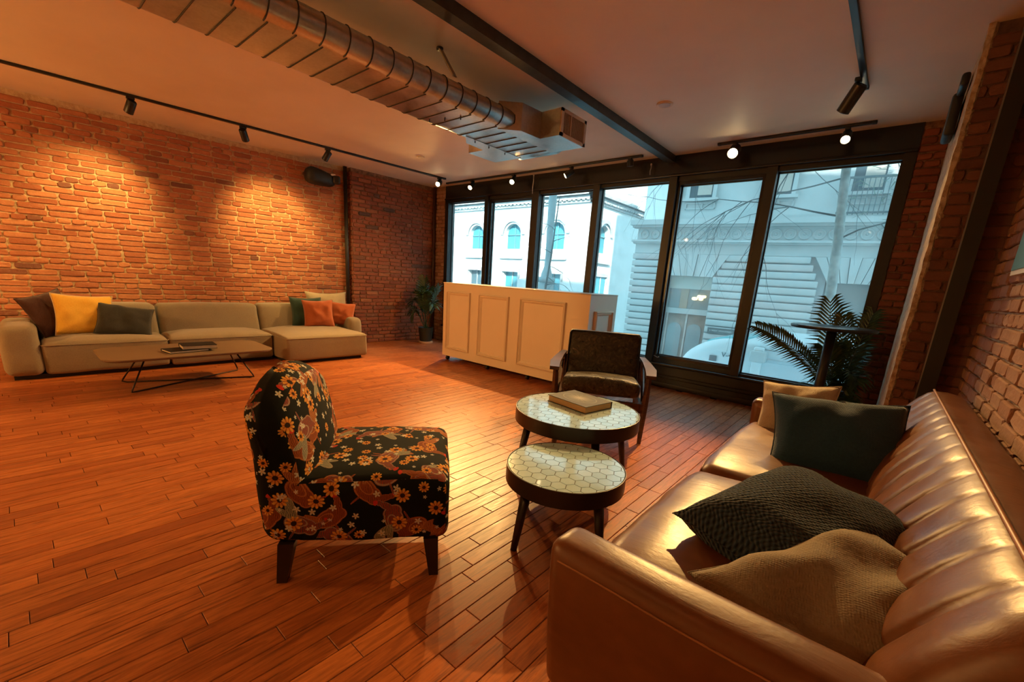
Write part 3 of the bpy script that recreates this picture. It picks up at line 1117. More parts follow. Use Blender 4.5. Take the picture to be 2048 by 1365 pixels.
def add_seat(name, x0, x1, y0, y1, seed):
    base = MB().rbox(x0, x1, y0, y1, .035, .315, .035, 3, (6, 6, 3), deform=lambda w: seat_cushion(w, x0, x1, y0, y1, .2, .045, seed))
    b = base.build(name, M_BEIGE, sofa)
    # seam running round the top edge
    e = .004
    ring = [(x0 + .03, y0 - e, .296), (x1 - .03, y0 - e, .296), (x1 - .008, y0 + .008, .296), (x1 + e, y0 + .03, .296), (x1 + e, y1 - .03, .296), (x1 - .008, y1 - .008, .296), (x1 - .03, y1 + e, .296), (x0 + .03, y1 + e, .296)]
    MB().tube(ring, .004, 5, closed=True).build('seam', M_BEIGE, b)


add_seat('seat', 0.22, SX, .19, 1.075, 1)
add_seat('seat', 0.22, SX, 1.085, 2.055, 2)
add_seat('chaise', 0.10, 1.10, 2.065, 3.06, 3)
for k, (y0, y1) in enumerate(((.16, 1.075), (1.085, 2.06), (2.07, 2.66))):
    def bk(w, y0=y0, y1=y1, k=k):
        p = Vector(w)
        f = max(0, 1 - ((w.y - (y0 + y1) / 2) / ((y1 - y0) / 2)) ** 4)
        p.x += -(w.z - .32) * .20 + (.025 * f if w.x > .15 else 0)
        p.z += .012 * f if w.z > .5 else 0
        return p + wob(w, 4, .010, k + 5)
    MB().rbox(.06, .28, y0, y1, .20, .615, .05, 4, (2, 7, 4), deform=bk).build('backrest', M_BEIGE, sofa)
MB().rbox(.0, SX + .015, -.045, .185, .03, .475, .07, 4, (6, 2, 4), deform=soft(.010, 4, 9)).build('armrest', M_BEIGE, sofa)
MB().rbox(.03, .62, 3.065, 3.265, .03, .47, .07, 4, (6, 2, 4), deform=soft(.010, 4, 11)).build('armrest', M_BEIGE, sofa)
MB().box(.03, SX - .05, .0, 2.05, .0, .04).box(.05, 1.04, 2.1, 3.0, .0, .04).build('plinth', plain('sofa_dark_base', (.02, .015, .01), .8), sofa)  # near-black base under the seats

M_TAN_B = fabric('beige_cushion', (0.34, 0.26, 0.16), (0.42, 0.33, 0.21))
M_RUST = fabric('rust_cushion', (0.36, 0.085, 0.028), (0.44, 0.115, 0.040))
M_TEALC = fabric('dark_green_cushion', (0.018, 0.042, 0.030), (0.030, 0.060, 0.044))
M_YEL = fabric('yellow_cushion', (0.78, 0.42, 0.05), (0.88, 0.52, 0.075))
M_GREY = fabric('charcoal_cushion', (0.026, 0.026, 0.020), (0.042, 0.040, 0.032))
M_MAROON = fabric('maroon_cushion', (0.055, 0.020, 0.014), (0.085, 0.030, 0.020))
M_CREAM = plain('cream_piping', (0.65, 0.5, 0.3), .8)


def face(az, lean=0.0, roll=0.0):
    """cushion turned so that its face looks along azimuth az (0 = +x), leaning back"""
    return (Matrix.Rotation(az + pi / 2, 3, 'Z') @ Matrix.Rotation(-lean, 3, 'X') @ Matrix.Rotation(roll, 3, 'Y')).to_euler()


G = 'loose cushions on the beige sofa'
pillow('throw_pillow', 'large beige back cushion standing above the sofa chaise', M_TAN_B, .60, .42, .16, (-5.985, 2.92, .585), face(0, .22), 1, G, sag=.06)
pillow('throw_pillow', 'dark green cushion half hidden behind the rust cushion', M_TEALC, .40, .40, .14, (-5.80, 2.54, .525), face(radians(-8), .25), 2, G)
pillow('throw_pillow', 'rust orange cushion in front on the sofa chaise', M_RUST, .38, .37, .14, (-5.655, 2.63, .515), face(radians(-18), .22, radians(-2)), 3, G)
pillow('throw_pillow', 'rust orange cushion partly shaded beside the chaise armrest', M_RUST, .36, .33, .13, (-5.72, 2.98, .50), face(radians(-30), .25, radians(5)), 4, G)
pillow('throw_pillow', 'dark maroon cushion leaning in the corner of the left armrest', M_MAROON, .42, .40, .13, (-5.92, .22, .535), face(radians(40), .35, radians(-12)), 5, G)
pillow('throw_pillow', 'yellow cushion with pale piping at the left sofa end', M_YEL, .43, .40, .15, (-5.80, .43, .525), face(radians(5), .30, radians(4)), 6, G, piping=M_CREAM)
pillow('throw_pillow', 'charcoal grey cushion lying next to the yellow one', M_GREY, .44, .34, .13, (-5.68, .70, .475), face(radians(0), .55, radians(12)), 7, G)

# ================================================================== low table in front of the beige sofa
M_TABTOP = varied('taupe_lacquer', (0.15, 0.098, 0.060), (0.18, 0.12, 0.072), 3, 0.45)
M_WIRE = plain('dark_wire', (0.035, 0.020, 0.012), 0.4, 0.6)
lt = thing('coffee_table', 'low taupe coffee table with rounded corners and crossed wire legs', 'coffee table', (-4.80, 1.01, 0))


def rrect(hx, hy, r, n=7):
    pts = []
    for (sx, sy, a0) in ((1, 1, 0), (-1, 1, pi / 2), (-1, -1, pi), (1, -1, 3 * pi / 2)):
        for k in range(n + 1):
            a = a0 + pi / 2 * k / n
            pts.append((sx * (hx - r) + r * cos(a), sy * (hy - r) + r * sin(a)))
    return pts


ZTB = .305
top = MB()
P1, P2 = rrect(.355, .625, .14), rrect(.345, .615, .135)
top.loft([[(x, y, ZTB - .022) for x, y in P2], [(x, y, ZTB - .012) for x, y in P1], [(x, y, ZTB - .003) for x, y in P1], [(x, y, ZTB) for x, y in P2]], smooth=False)
top.build('table_top', M_TABTOP, lt)
wires = [[(.10, -.33, ZTB - .02), (.225, -.465, .03), (.235, -.47, .012), (.20, -.44, .006), (-.235, .44, .006), (-.275, .455, .012), (-.27, .45, .03), (-.12, .33, ZTB - .02)],
         [(-.10, -.33, ZTB - .02), (-.225, -.465, .03), (-.235, -.47, .012), (-.20, -.44, .006), (.13, .44, .006), (.165, .465, .012), (.16, .46, .03), (.10, .33, ZTB - .02)]]
for w in wires:
    MB().tube(w, .0065, 8).build('wire_leg', M_WIRE, lt)


M_COVER_BLK = plain('book_cover_black', (.010, .009, .009), .7, spec=.2)
M_PAGES = varied('book_pages', (.62, .52, .38), (.72, .62, .47), 60, .9, stretch=(1, 1, 20))


def book(label, loc, rz, w, d, t, cover, pages, group=None):
    b = thing('book', label, 'book', loc, rz, group)
    MB().box(-w / 2, w / 2, -d / 2, d / 2, 0, .003).box(-w / 2, w / 2, -d / 2, d / 2, t - .003, t).box(-w / 2, -w / 2 + .004, -d / 2, d / 2, .003, t - .003).build('cover', cover, b)
    MB().box(-w / 2 + .004, w / 2 - .005, -d / 2 + .005, d / 2 - .005, .003, t - .003).build('pages', pages, b)
    return b


book('thin black book lying underneath on the low taupe table', (-4.70, .96, ZTB + .001), radians(8), .20, .30, .020, M_COVER_BLK, M_PAGES)
book('thick black book lying on top of the thin one on the low table', (-4.715, 1.06, ZTB + .022), radians(-4), .20, .26, .034, M_COVER_BLK, M_PAGES)

# ================================================================== white bar counter on castors
M_WHITE = varied('bar_white_paint', (0.74, 0.62, 0.47), (0.77, 0.65, 0.50), 4, .38)
M_BARTOP = plain('bar_top', (.62, .52, .42), .3)
bar = thing('bar_counter', 'white panelled bar counter on castors in front of the windows', 'bar counter', (-3.335, 3.75, 0))
BW, BD, BZ0, BZ1 = 1.115, .56, .065, 1.03
MB().box(-BW, BW, 0, .02, BZ0, BZ1 - .012).box(-BW, -BW + .02, .02, BD, BZ0, BZ1 - .012).box(BW - .02, BW, .02, BD, BZ0, BZ1 - .012).box(-BW, BW, .02, BD, BZ0, BZ0 + .02).build('body', M_WHITE, bar)
MB().rbox(-BW - .006, BW + .006, -.006, BD, BZ1 - .012, BZ1, .004, 1).build('counter_top', M_BARTOP, bar)


def panel_mould(parent, cx, w, z0, z1, side=None):
    """raised picture-frame moulding with a mitred profile"""
    prof = [(0, 0), (.003, -.026), (.014, -.032), (.022, -.014), (.032, -.020), (.046, -.004), (.048, 0)]
    x0, x1 = cx - w / 2, cx + w / 2
    rings = []
    for (d, y) in prof:
        rings.append([(x0 + d, y, z0 + d), (x1 - d, y, z0 + d), (x1 - d, y, z1 - d), (x0 + d, y, z1 - d)])
    Mx = None
    if side: Mx = side
    mb = MB(); mb.loft(rings, caps=False, smooth=False, M=Mx)
    mb.build('panel_moulding', M_WHITE, parent)


for cx, w in ((-.815, .44), (-.195, .49), (.53, .62)):
    panel_mould(bar, cx, w, .165, .925)
panel_mould(bar, BD / 2, .36, .165, .86, T(BW, 0, 0) @ RZ(pi / 2))
MB().box(-.42, -.18, .30, .50, .0, .07).build('foot_box', M_BLACK, bar)
for x, y in ((-1.06, .05), (-.30, .05), (.35, .05), (1.06, .05), (-1.06, .5), (1.06, .5)):
    c = MB().cyl((x - .012, y, .030), (x + .012, y, .030), .029, n=14)
    c.box(x - .018, x + .018, y - .018, y + .018, .05, .068)
    c.build('castor', M_BLACK, bar)

# ================================================================== black leather armchair
M_LEATH_BLK = Mat('cracked_black_leather')
_v = M_LEATH_BLK.coord('Object')
_n = M_LEATH_BLK.noise(_v, 17, 5, .6, 2.6)
_n2 = M_LEATH_BLK.noise(_v, 46, 4, .6)
M_LEATH_BLK.set(Base_Color=M_LEATH_BLK.ramp(_n * .6 + _n2 * .4, [(.38, (.010, .008, .006)), (.52, (.028, .021, .014)), (.66, (.10, .066, .034))]), Roughness=M_LEATH_BLK.ramp(_n, [(.35, (.26,) * 3), (.65, (.46,) * 3)]))
M_LEATH_BLK.bump(_n + _n2 * .5, .9, .008)
M_LEATH_BLK = M_LEATH_BLK.m
M_WOOD_DK = varied('dark_walnut', (.035, .014, .008), (.085, .032, .016), 9, .35, stretch=(1, 1, 8))
ac = thing('armchair', 'black leather armchair with dark wooden arms behind the tiled tables', 'armchair', (-1.60, 2.98, 0), radians(29))
# local: faces -y, x across
def bkd(w):
    p = Vector(w)
    p.y += (w.z - .36) * .24 - .015 * max(0, 1 - (w.x / .3) ** 2)
    return p + wob(w, 6, .006, 3)
MB().rbox(-.295, .295, .16, .245, .36, .745, .028, 3, (6, 1, 6), deform=bkd).build('backrest', M_LEATH_BLK, ac)
rim = [(-.293, .16), (-.293, 0)]
MB().tube([bkd(Vector(q)) for q in ((-.29, .158, .37), (-.29, .158, .72), (-.275, .158, .74), (.275, .158, .74), (.29, .158, .72), (.29, .158, .37))], .007, 6).build('back_piping', M_BLACK, ac)
MB().rbox(-.285, .285, -.30, .19, .285, .405, .04, 4, (5, 5, 1), deform=lambda w: Vector((w.x, w.y, w.z - (w.y + .3) * -.0 + (.022 * max(0, 1 - (w.x / .28) ** 2) if w.z > .35 else 0) - (w.y - .19) * .10)) + wob(w, 6, .006, 8)).build('seat', M_LEATH_BLK, ac)
MB().box(-.30, .30, -.28, -.25, .23, .30).box(-.30, .30, .20, .23, .23, .30).box(-.32, -.29, -.28, .23, .23, .30).box(.29, .32, -.28, .23, .23, .30).build('seat_frame', M_WOOD_DK, ac)
for s in (-1, 1):
    arm = MB()
    pts = [(s * .34, -.34, .515), (s * .355, -.15, .525), (s * .345, .10, .535), (s * .325, .30, .545)]
    rings = []
    for i, p in enumerate(pts):
        w_ = (.034, .040, .030, .022)[i]
        rings.append([(p[0] - w_, p[1], p[2] - .014), (p[0] + w_, p[1], p[2] - .014), (p[0] + w_, p[1], p[2] + .012), (p[0] - w_, p[1], p[2] + .012)])
    arm.loft(rings, smooth=False)
    arm.build('armrest', M_WOOD_DK, ac)
    MB().tube([(s * .335, -.27, .505), (s * .33, -.265, .28), (s * .325, -.285, .0)], [.020, .024, .014], 4, smooth=False).build('leg', M_WOOD_DK, ac)
    MB().tube([(s * .315, .27, .53), (s * .315, .25, .28), (s * .315, .33, .0)], [.018, .024, .014], 4, smooth=False).build('leg', M_WOOD_DK, ac)
    MB().tube([(s * .32, -.24, .27), (s * .325, .16, .50)], .014, 4, smooth=False).build('arm_brace', M_WOOD_DK, ac)

# ================================================================== nest of two round tables with hexagon tiles
M_TILE = Mat('hex_tile_white')
_r = M_TILE.rand()
_n = M_TILE.noise(M_TILE.coord('Position'), 14, 4)
M_TILE.set(Base_Color=M_TILE.ramp(_r * .5 + _n * .5, [(.2, (.40, .57, .66)), (.8, (.50, .67, .76))]), Roughness=.16)
M_TILE.b.inputs['Coat Weight'].default_value = 1.0
M_TILE.b.inputs['Coat Roughness'].default_value = .06
M_TILE = M_TILE.m
M_GROUT = plain('tile_grout', (.06, .06, .055), .8)
M_TABLE_DK = varied('table_black_brown', (.010, .007, .006), (.018, .012, .010), 6, .38)


def clip_circle(poly, R, n=10):
    """polygon cut by a circle round the origin (coarse: outside points pulled on to it)"""
    if all(x * x + y * y <= R * R for x, y in poly): return poly
    out = []
    m = len(poly)
    for i in range(m):
        a, b = poly[i], poly[(i + 1) % m]
        ia, ib = a[0] ** 2 + a[1] ** 2 <= R * R, b[0] ** 2 + b[1] ** 2 <= R * R
        if ia: out.append(a)
        if ia != ib:
            lo, hi = (0.0, 1.0)
            for _ in range(30):
                mid = (lo + hi) / 2
                p = (a[0] + (b[0] - a[0]) * mid, a[1] + (b[1] - a[1]) * mid)
                inn = p[0] ** 2 + p[1] ** 2 <= R * R
                if inn == ia: lo = mid
                else: hi = mid
            out.append(p)
    if len(out) >= 3:                      # follow the rim between the two cut points
        res = []
        m = len(out)
        for i in range(m):
            a, b = out[i], out[(i + 1) % m]
            res.append(a)
            ra, rb = abs(sqrt(a[0] ** 2 + a[1] ** 2) - R) < 1e-4, abs(sqrt(b[0] ** 2 + b[1] ** 2) - R) < 1e-4
            if ra and rb:
                for k in (.25, .5, .75):
                    p = (a[0] + (b[0] - a[0]) * k, a[1] + (b[1] - a[1]) * k)
                    q = sqrt(p[0] ** 2 + p[1] ** 2)
                    if q > 1e-6: res.append((p[0] / q * R, p[1] / q * R))
        return res
    return None


def round_table(label, c, R, H, legs, hexr, rim, rz):
    t = thing('nesting_table', label, 'side table', (c[0], c[1], 0), rz)
    MB().lathe([(R - .012, H - rim), (R, H - rim + .004), (R, H + .001), (R - .003, H + .002), (R - .006, H - .002), (0.002, H - .002)], 64).build('rim', M_TABLE_DK, t, sharp=40)
    MB().lathe([(R - .006, H - .006), (R - .006, H - .0012), (.002, H - .0012)], 64).build('grout_bed', M_GROUT, t, sharp=40)
    Rr = R - .007
    g = .0017
    full = None
    hx = hexr * sqrt(3)
    nrow = int(R / (hexr * 1.5)) + 2
    for j in range(-nrow, nrow + 1):
        for i in range(-nrow - 4, nrow + 5):
            cx = i * hx + (hx / 2 if j % 2 else 0)
            cy = j * hexr * 1.5
            if cx * cx + cy * cy > (Rr + hexr) ** 2: continue
            pl = [(cx + (hexr - g) * cos(pi / 6 + k * pi / 3), cy + (hexr - g) * sin(pi / 6 + k * pi / 3)) for k in range(6)]
            q = clip_circle(pl, Rr)
            if not q or len(q) < 3: continue
            area = abs(sum(q[k][0] * q[(k + 1) % len(q)][1] - q[(k + 1) % len(q)][0] * q[k][1] for k in range(len(q)))) / 2
            if area < 4e-5: continue
            if q is pl:
                if full is None:
                    m_ = MB(); m_.prism([(x - cx, y - cy) for x, y in pl], 'z', -.004, .0)
                    full = m_.mesh('hexagon_tile', M_TILE)
                obj('hexagon_tile', full, t, (cx, cy, H + .0005))
            else:
                MB().prism([(x - cx, y - cy) for x, y in q], 'z', -.004, 0).build('hexagon_tile', M_TILE, t, loc=(cx, cy, H + .0005))
    for a in legs:
        a = radians(a) - rz
        r0, r1 = R * .80, R * .98
        MB().tube([(r0 * cos(a), r0 * sin(a), H - rim + .002), (r1 * cos(a), r1 * sin(a), .0)], [.023, .014], 12).build('leg', M_TABLE_DK, t)
    return t


round_table('larger round side table with white hexagon tiles and a book on it', (-1.225, 2.045), .352, .42, (54, 144, 234, 324), .0345, .078, radians(-34))
round_table('smaller round side table with white hexagon tiles tucked under the larger one', (-.928, 1.503), .262, .338, (76, 166, 256, 346), .0345, .075, radians(-34))

M_COVER_GREY = Mat('book_cover_burst')
_c = M_COVER_GREY.coord('Object')
_x, _y, _z = M_COVER_GREY.sep(_c)
_rr = s_sqrt(_x * _x + _y * _y * 0.5)
_an = S.m('ARCTAN2', _y, _x)
_ray = s_abs(s_sin(_an * 17.0)) * s_abs(s_sin(_an * 7.0 + 1.0))
_burst = S.m('SUBTRACT', 1.0, _rr * 11.0, clamp=True)
_ringm = S.m('SUBTRACT', 1.0, s_abs(_rr - .078) * 260.0, clamp=True)
_fac = S.m('ADD', _burst * _burst * (0.35 + _ray * 0.8), _ringm * .30, clamp=True)
M_COVER_GREY.set(Base_Color=M_COVER_GREY.mix(_fac, (.040, .040, .036), (.45, .43, .36)), Roughness=.6)
M_COVER_GREY = M_COVER_GREY.m
M_PAGES_TAN = varied('book_pages_tan', (.40, .24, .11), (.50, .31, .15), 60, .9, stretch=(1, 1, 20))
book('grey hardback book with a pale starburst on the larger tiled table', (-1.265, 2.13, .4215), radians(-99.5), .235, .300, .040, M_COVER_GREY, M_PAGES_TAN)

# ================================================================== patterned slipper chair
def rooster_fabric():
    M = Mat('rooster_print_fabric')
    uvn = M.node('ShaderNodeUVMap').outputs[0]
    wobn = M.node('ShaderNodeTexNoise'); wobn.inputs['Scale'].default_value = 9.0
    M.link(uvn, wobn.inputs['Vector'])
    vm = M.node('ShaderNodeVectorMath', operation='SCALE'); M.link(wobn.outputs['Color'], vm.inputs[0]); vm.inputs['Scale'].default_value = 0.016
    va = M.node('ShaderNodeVectorMath', operation='ADD'); M.link(uvn, va.inputs[0]); M.link(vm.outputs[0], va.inputs[1])
    uv = va.outputs[0]
    u, v, _ = M.sep(uv)

    def cell(scale, rnd, off=0.0):
        vec = M.mapping(uv, (1, 1, 1), (off, off * .7, 0))
        vo = M.voronoi(vec, scale, 'F1', '2D', rnd)
        cu, cv, _z = M.sep(vec)
        pu, pv, _q = M.sep(vo.outputs['Position'])
        col = M.node('ShaderNodeSeparateColor'); M.link(vo.outputs['Color'], col.inputs[0])
        return cu - pu, cv - pv, S(col.outputs[0]), S(col.outputs[1]), S(col.outputs[2])

    def ell(x, y, cx, cy, a, b, rot=0.0):
        dx, dy = x - cx, y - cy
        if rot:
            c, s = cos(rot), sin(rot)
            dx, dy = dx * c + dy * s, dy * c - dx * s
        dx, dy = dx / a, dy / b
        return dx * dx + dy * dy

    def soft(d, k=9.0):                    # 1 inside, 0 outside
        return S.m('MULTIPLY', 1.0 - d, k, clamp=True)
    col = (0.006, 0.007, 0.006)
    fine = M.noise(uv, 150, 3)
    strk = M.node('ShaderNodeTexWave'); strk.inputs['Scale'].default_value = 62.0; strk.inputs['Distortion'].default_value = 7.0; strk.inputs['Detail'].default_value = 3
    M.link(uv, strk.inputs[0])
    stripe = S(strk.outputs['Fac'])
    # two layers of birds
    for (sc, off, thr, c1, c2, c3) in ((4.7, 0.0, 0.02, (.30, .075, .022), (.13, .034, .014), (.50, .19, .06)), (4.4, 1.37, 0.10, (.36, .045, .022), (.045, .075, .070), (.42, .36, .26))):
        x0, y0, ra, rb, rc = cell(sc, .72, off)
        ang = S.m('FLOOR', ra * 6.0) * 1.047 + rb * 0.6
        ca, sa = s_cos(ang), s_sin(ang)
        x = x0 * ca + y0 * sa
        y = y0 * ca - x0 * sa
        body = ell(x, y, 0, 0, .056, .036, .25)
        breast = ell(x, y, .030, .010, .030, .036, 1.0)
        neck = ell(x, y, .052, .036, .014, .030, -.35)
        head = ell(x, y, .060, .062, .012, .011)
        comb = ell(x, y, .060, .076, .014, .008)
        tail = ell(x, y, -.062, .030, .048, .017, -.65)
        tail2 = ell(x, y, -.064, .006, .040, .012, .1)
        leg = ell(x, y, .006, -.050, .004, .026, .2)
        bird = s_min(s_min(s_min(body, breast), s_min(neck, head)), s_min(s_min(tail, tail2), leg))
        keep = rc > thr
        m = soft(bird, 14) * keep
        tone = M.mix(M.ramp(stripe, [(.30, (0, 0, 0)), (.62, (1, 1, 1))]), c2, c1)
        tone = M.mix(soft(s_min(tail, tail2), 5), tone, M.mix(stripe, c2, c3))
        edge = S.m('SUBTRACT', 1.0, s_abs(bird - .80) * 6.0, clamp=True)
        tone = M.mix(edge * .7, tone, c3)
        wing = ell(x, y, -.012, .004, .034, .018, .3)
        wedge = S.m('SUBTRACT', 1.0, s_abs(wing - .8) * 4.0, clamp=True)
        tone = M.mix(wedge * .8, tone, c3)
        tone = M.mix(soft(comb, 6), tone, (.50, .035, .018))
        col = M.mix(s_max(m, soft(comb, 14) * keep), col, tone)
    # sunflowers
    for (sc, off, thr, R) in ((8.5, 2.1, .42, .029), (11.0, 3.7, .58, .020)):
        x, y, ra, rb, rc = cell(sc, .85, off)
        r = s_sqrt(x * x + y * y)
        th = S.m('ARCTAN2', y, x) + ra * 6.28
        pet = (s_abs(s_cos(th * 5.0)) * .34 + .66) * R
        keep = rc > thr
        m = S.m('MULTIPLY', (pet - r), 900.0, clamp=True) * keep
        pc = M.mix(S.m('MULTIPLY', r, 1.0 / R, clamp=True), (.62, .13, .02), (.78, .46, .09))
        pc = M.mix(S.m('MULTIPLY', s_abs(s_cos(th * 5.0)), .9, clamp=True), (.30, .075, .018), pc)
        cen = S.m('MULTIPLY', (R * .34 - r), 900.0, clamp=True)
        pc = M.mix(cen, pc, (.028, .014, .010))
        col = M.mix(m, col, pc)
    # small white blossoms
    for (sc, off, thr, R) in ((13.5, 5.3, .50, .0145), (19.0, 6.9, .66, .0085)):
        x, y, ra, rb, rc = cell(sc, .9, off)
        r = s_sqrt(x * x + y * y)
        th = S.m('ARCTAN2', y, x) + ra * 6.28
        pet = (s_abs(s_cos(th * 2.5)) * .75 + .22) * R
        keep = rc > thr
        m = S.m('MULTIPLY', (pet - r), 1200.0, clamp=True) * keep
        cen = S.m('MULTIPLY', (R * .18 - r), 1500.0, clamp=True)
        col = M.mix(m, col, M.mix(cen, (.56, .54, .46), (.60, .30, .05)))
    col = M.mix(M.ramp(fine, [(.35, (.0,) * 3), (.7, (.35,) * 3)]), col, M.mix(.5, col, (.01, .01, .01)))
    M.set(Base_Color=col, Roughness=.85)
    M.b.inputs['Specular IOR Level'].default_value = .12
    M.bump(fine, .15, .002)
    return M.m


M_ROOSTER = rooster_fabric()
M_LEG_DK = varied('leg_espresso', (.010, .006, .005), (.020, .011, .008), 8, .35)
sc_ = thing('slipper_chair', 'armless slipper chair in black rooster and sunflower print fabric', 'chair', (-1.49, .885, 0), radians(-39.5))


def seat_d(w):
    p = Vector(w)
    fx = max(0, 1 - (w.x / .31) ** 4); fy = max(0, 1 - ((w.y - .04) / .31) ** 4)
    if w.z > .3: p.z += .028 * fx * fy - .02 * max(0, .1 - w.y)
    if w.z < .25: p.x *= .975
    return p + wob(w, 5, .006, 2)


MB().rbox(-.29, .29, -.24, .322, .150, .395, .042, 4, (7, 7, 4), deform=seat_d).build('seat', M_ROOSTER, sc_, uvbox=True)


def back_d(w):
    p = Vector(w)
    t = max(0, (w.z - .15) / .605)
    k = abs(w.x) / .29
    p.z -= .120 * max(0, (t - .50) / .50) * k ** 2.4             # rounded shoulders
    p.y -= .035 * t
    if w.y > -.25:
        p.y -= .055 * t
        p.y += .030 * max(0, 1 - k ** 2) * max(0, 1 - ((t - .55) / .45) ** 2)
    return p + wob(w, 5, .006, 6)


MB().rbox(-.29, .29, -.335, -.150, .150, .755, .065, 5, (8, 2, 9), deform=back_d).build('backrest', M_ROOSTER, sc_, uvbox=True)
for sx in (-1, 1):
    for (y0, y1) in ((.255, .268), (-.25, -.272)):
        mb = MB()
        x0 = sx * .255
        a, b = .027, .017
        mb.loft([[(x0 - a, y0 - a, .158), (x0 + a, y0 - a, .158), (x0 + a, y0 + a, .158), (x0 - a, y0 + a, .158)],
                 [(x0 * 1.04 - b, y1 - b, 0), (x0 * 1.04 + b, y1 - b, 0), (x0 * 1.04 + b, y1 + b, 0), (x0 * 1.04 - b, y1 + b, 0)]], smooth=False)
        mb.build('leg', M_LEG_DK, sc_)

# ================================================================== cognac leather sofa
def leather():
    M = Mat('cognac_leather')
    p = M.coord('Position')
    n = M.noise(p, 5, 4, .6)
    g = M.noise(p, 90, 2)
    w = M.noise(M.mapping(p, (7, 22, 14)), 1.0, 4, .6, 1.0)
    M.set(Base_Color=M.ramp(n * .6 + w * .4, [(.30, (.105, .033, .010)), (.55, (.15, .050, .016)), (.8, (.20, .070, .024))]),
          Roughness=M.ramp(n, [(.3, (.30,) * 3), (.7, (.42,) * 3)]))
    M.b.inputs['Specular IOR Level'].default_value = .48
    M.bump(g * .12 + w * .55, .30, .006)
    return M.m


M_LEATHER = leather()
M_STITCH = plain('leather_piping', (.30, .12, .045), .45)
ls = thing('leather_sofa', 'cognac brown leather sofa with channelled back along the right wall', 'sofa', (0, 0, 0))
MB().rbox(-.43, .30, .86, 2.80, .13, .27, .02, 2).build('base', M_LEATHER, ls)


def cush(y0, y1, seed):
    def d(w):
        p = Vector(w)
        fx = max(0, 1 - abs((w.x + .15) / .33) ** 4); fy = max(0, 1 - abs((w.y - (y0 + y1) / 2) / ((y1 - y0) / 2)) ** 5)
        if w.z > .33:
            p.z += .028 * fx * fy
            front = max(0, (-.30 - w.x) / .17)
            p.z += front * .0045 * sin(w.y * 47 + 3 * sin(w.y * 9 + seed) + (w.x) * 18)
        p.x -= .018 * fy if w.x < -.4 else 0
        return p + wob(w, 6, .007, seed)
    return d


for (y0, y1, s) in ((.885, 1.798, 1.0), (1.803, 2.775, 4.0)):
    c = MB().rbox(-.465, .175, y0, y1, .255, .405, .055, 5, (8, 12, 1), deform=cush(y0, y1, s)).build('seat_cushion', M_LEATHER, ls)
    d = cush(y0, y1, s)
    ring = [d(Vector(q)) + Vector((0, 0, .003)) for q in [(-.455, y0 + .03 + (y1 - y0 - .06) * k / 24, .375) for k in range(25)]]
    MB().tube(ring, .0035, 5).build('piping', M_STITCH, c)

# back: wedge profile swept along the sofa, channels sewn into its face
prof = [(.130, .270), (.095, .36), (.088, .42), (.100, .475), (.122, .53), (.150, .585), (.182, .640), (.212, .685), (.238, .716), (.256, .728), (.300, .730), (.345, .722), (.366, .705), (.376, .66), (.378, .40), (.375, .20), (.20, .20)]
rings = []
YB0, YB1 = .80, 2.92
NB = 210
CH = .142
for i in range(NB + 1):
    y = YB0 + (YB1 - YB0) * i / NB
    e = min(y - YB0, YB1 - y)
    k = min(1.0, e / .085)
    rnd = sqrt(max(0.0, 1 - (1 - k) ** 2))
    ph = abs(((y - 1.02) / CH) % 1.0 - .5) * 2          # 0 in the seam, 1 in the middle
    groove = math.exp(-((ph) / .16) ** 2)
    bulge = sqrt(max(0, 1 - (1 - ph) ** 2))
    ring = []
    for j, (x, z) in enumerate(prof):
        cx_, cz_ = .30, .42
        f = .78 + .22 * rnd
        px, pz = cx_ + (x - cx_) * f, cz_ + (z - cz_) * f
        if 1 <= j <= 8:
            wj = sin(pi * (j - .5) / 8.5)
            amp = .010 if z < .70 else .005
            px += (groove * amp - bulge * .010) * wj * rnd
            px += .004 * noise.noise(Vector((y * 9, z * 14, 1.3)))
            if abs(z - .53) < .03: px += .010 * math.exp(-((ph) / .12) ** 2) * rnd
        pz += .004 * noise.noise(Vector((y * 4, x * 3, 7.7)))
        ring.append((px, y, pz))
    rings.append(ring)
bk = MB(); bk.loft(rings)
bko = bk.build('backrest', M_LEATHER, ls, sharp=75)
MB().tube([(.250 + .004, y, .732) for y in [YB0 + .06 + (YB1 - YB0 - .12) * i / 40 for i in range(41)]], .005, 6).build('piping', M_STITCH, bko)
yb = 1.02
while yb < YB1 - .1:
    if yb > YB0 + .1:
        MB().lathe([(.013, 0), (.012, .004), (.006, .007), (.001, .008)], 10, M=T(.118, yb, .515) @ RY(-pi / 2 + .42)).build('button', M_LEATHER, bko)
    yb += CH


def arm_d(y0, y1):
    def d(w):
        p = Vector(w)
        t = (w.z - .13) / .40
        p.x -= .018 * (1 - max(0, (w.x + .5) / .8)) * t
        p.z -= .0 if w.x < 0 else .0
        s = 1 if w.y > (y0 + y1) / 2 else -1
        p.y += s * .010 * sin(min(1, t) * pi)
        return p + wob(w, 5, .005, y0)
    return d


for (y0, y1) in ((.752, .872), (2.785, 2.905)):
    a = MB().rbox(-.475, .31, y0, y1, .125, .530, .036, 4, (7, 1, 5), deform=arm_d(y0, y1)).build('armrest', M_LEATHER, ls)
    d = arm_d(y0, y1)
    for yy in (y0 - .001, y1 + .001):
        MB().tube([d(Vector((x, yy, .490))) for x in [-.44 + .74 * i / 16 for i in range(17)]], .003, 5).build('piping', M_STITCH, a)
        if False: MB().tube([d(Vector((-.4785, yy + (.006 if yy < y0 + .05 else -.006), z))) for z in [.16 + .33 * i / 10 for i in range(11)]], .003, 5).build('piping', M_STITCH, a)
for (x, y) in ((-.40, .82), (-.40, 2.84), (.30, .82), (.30, 2.84)):
    MB().cyl((x, y, .13), (x * 1.03, y, 0), .022, .014, n=12).build('leg', M_LEG_DK, ls)


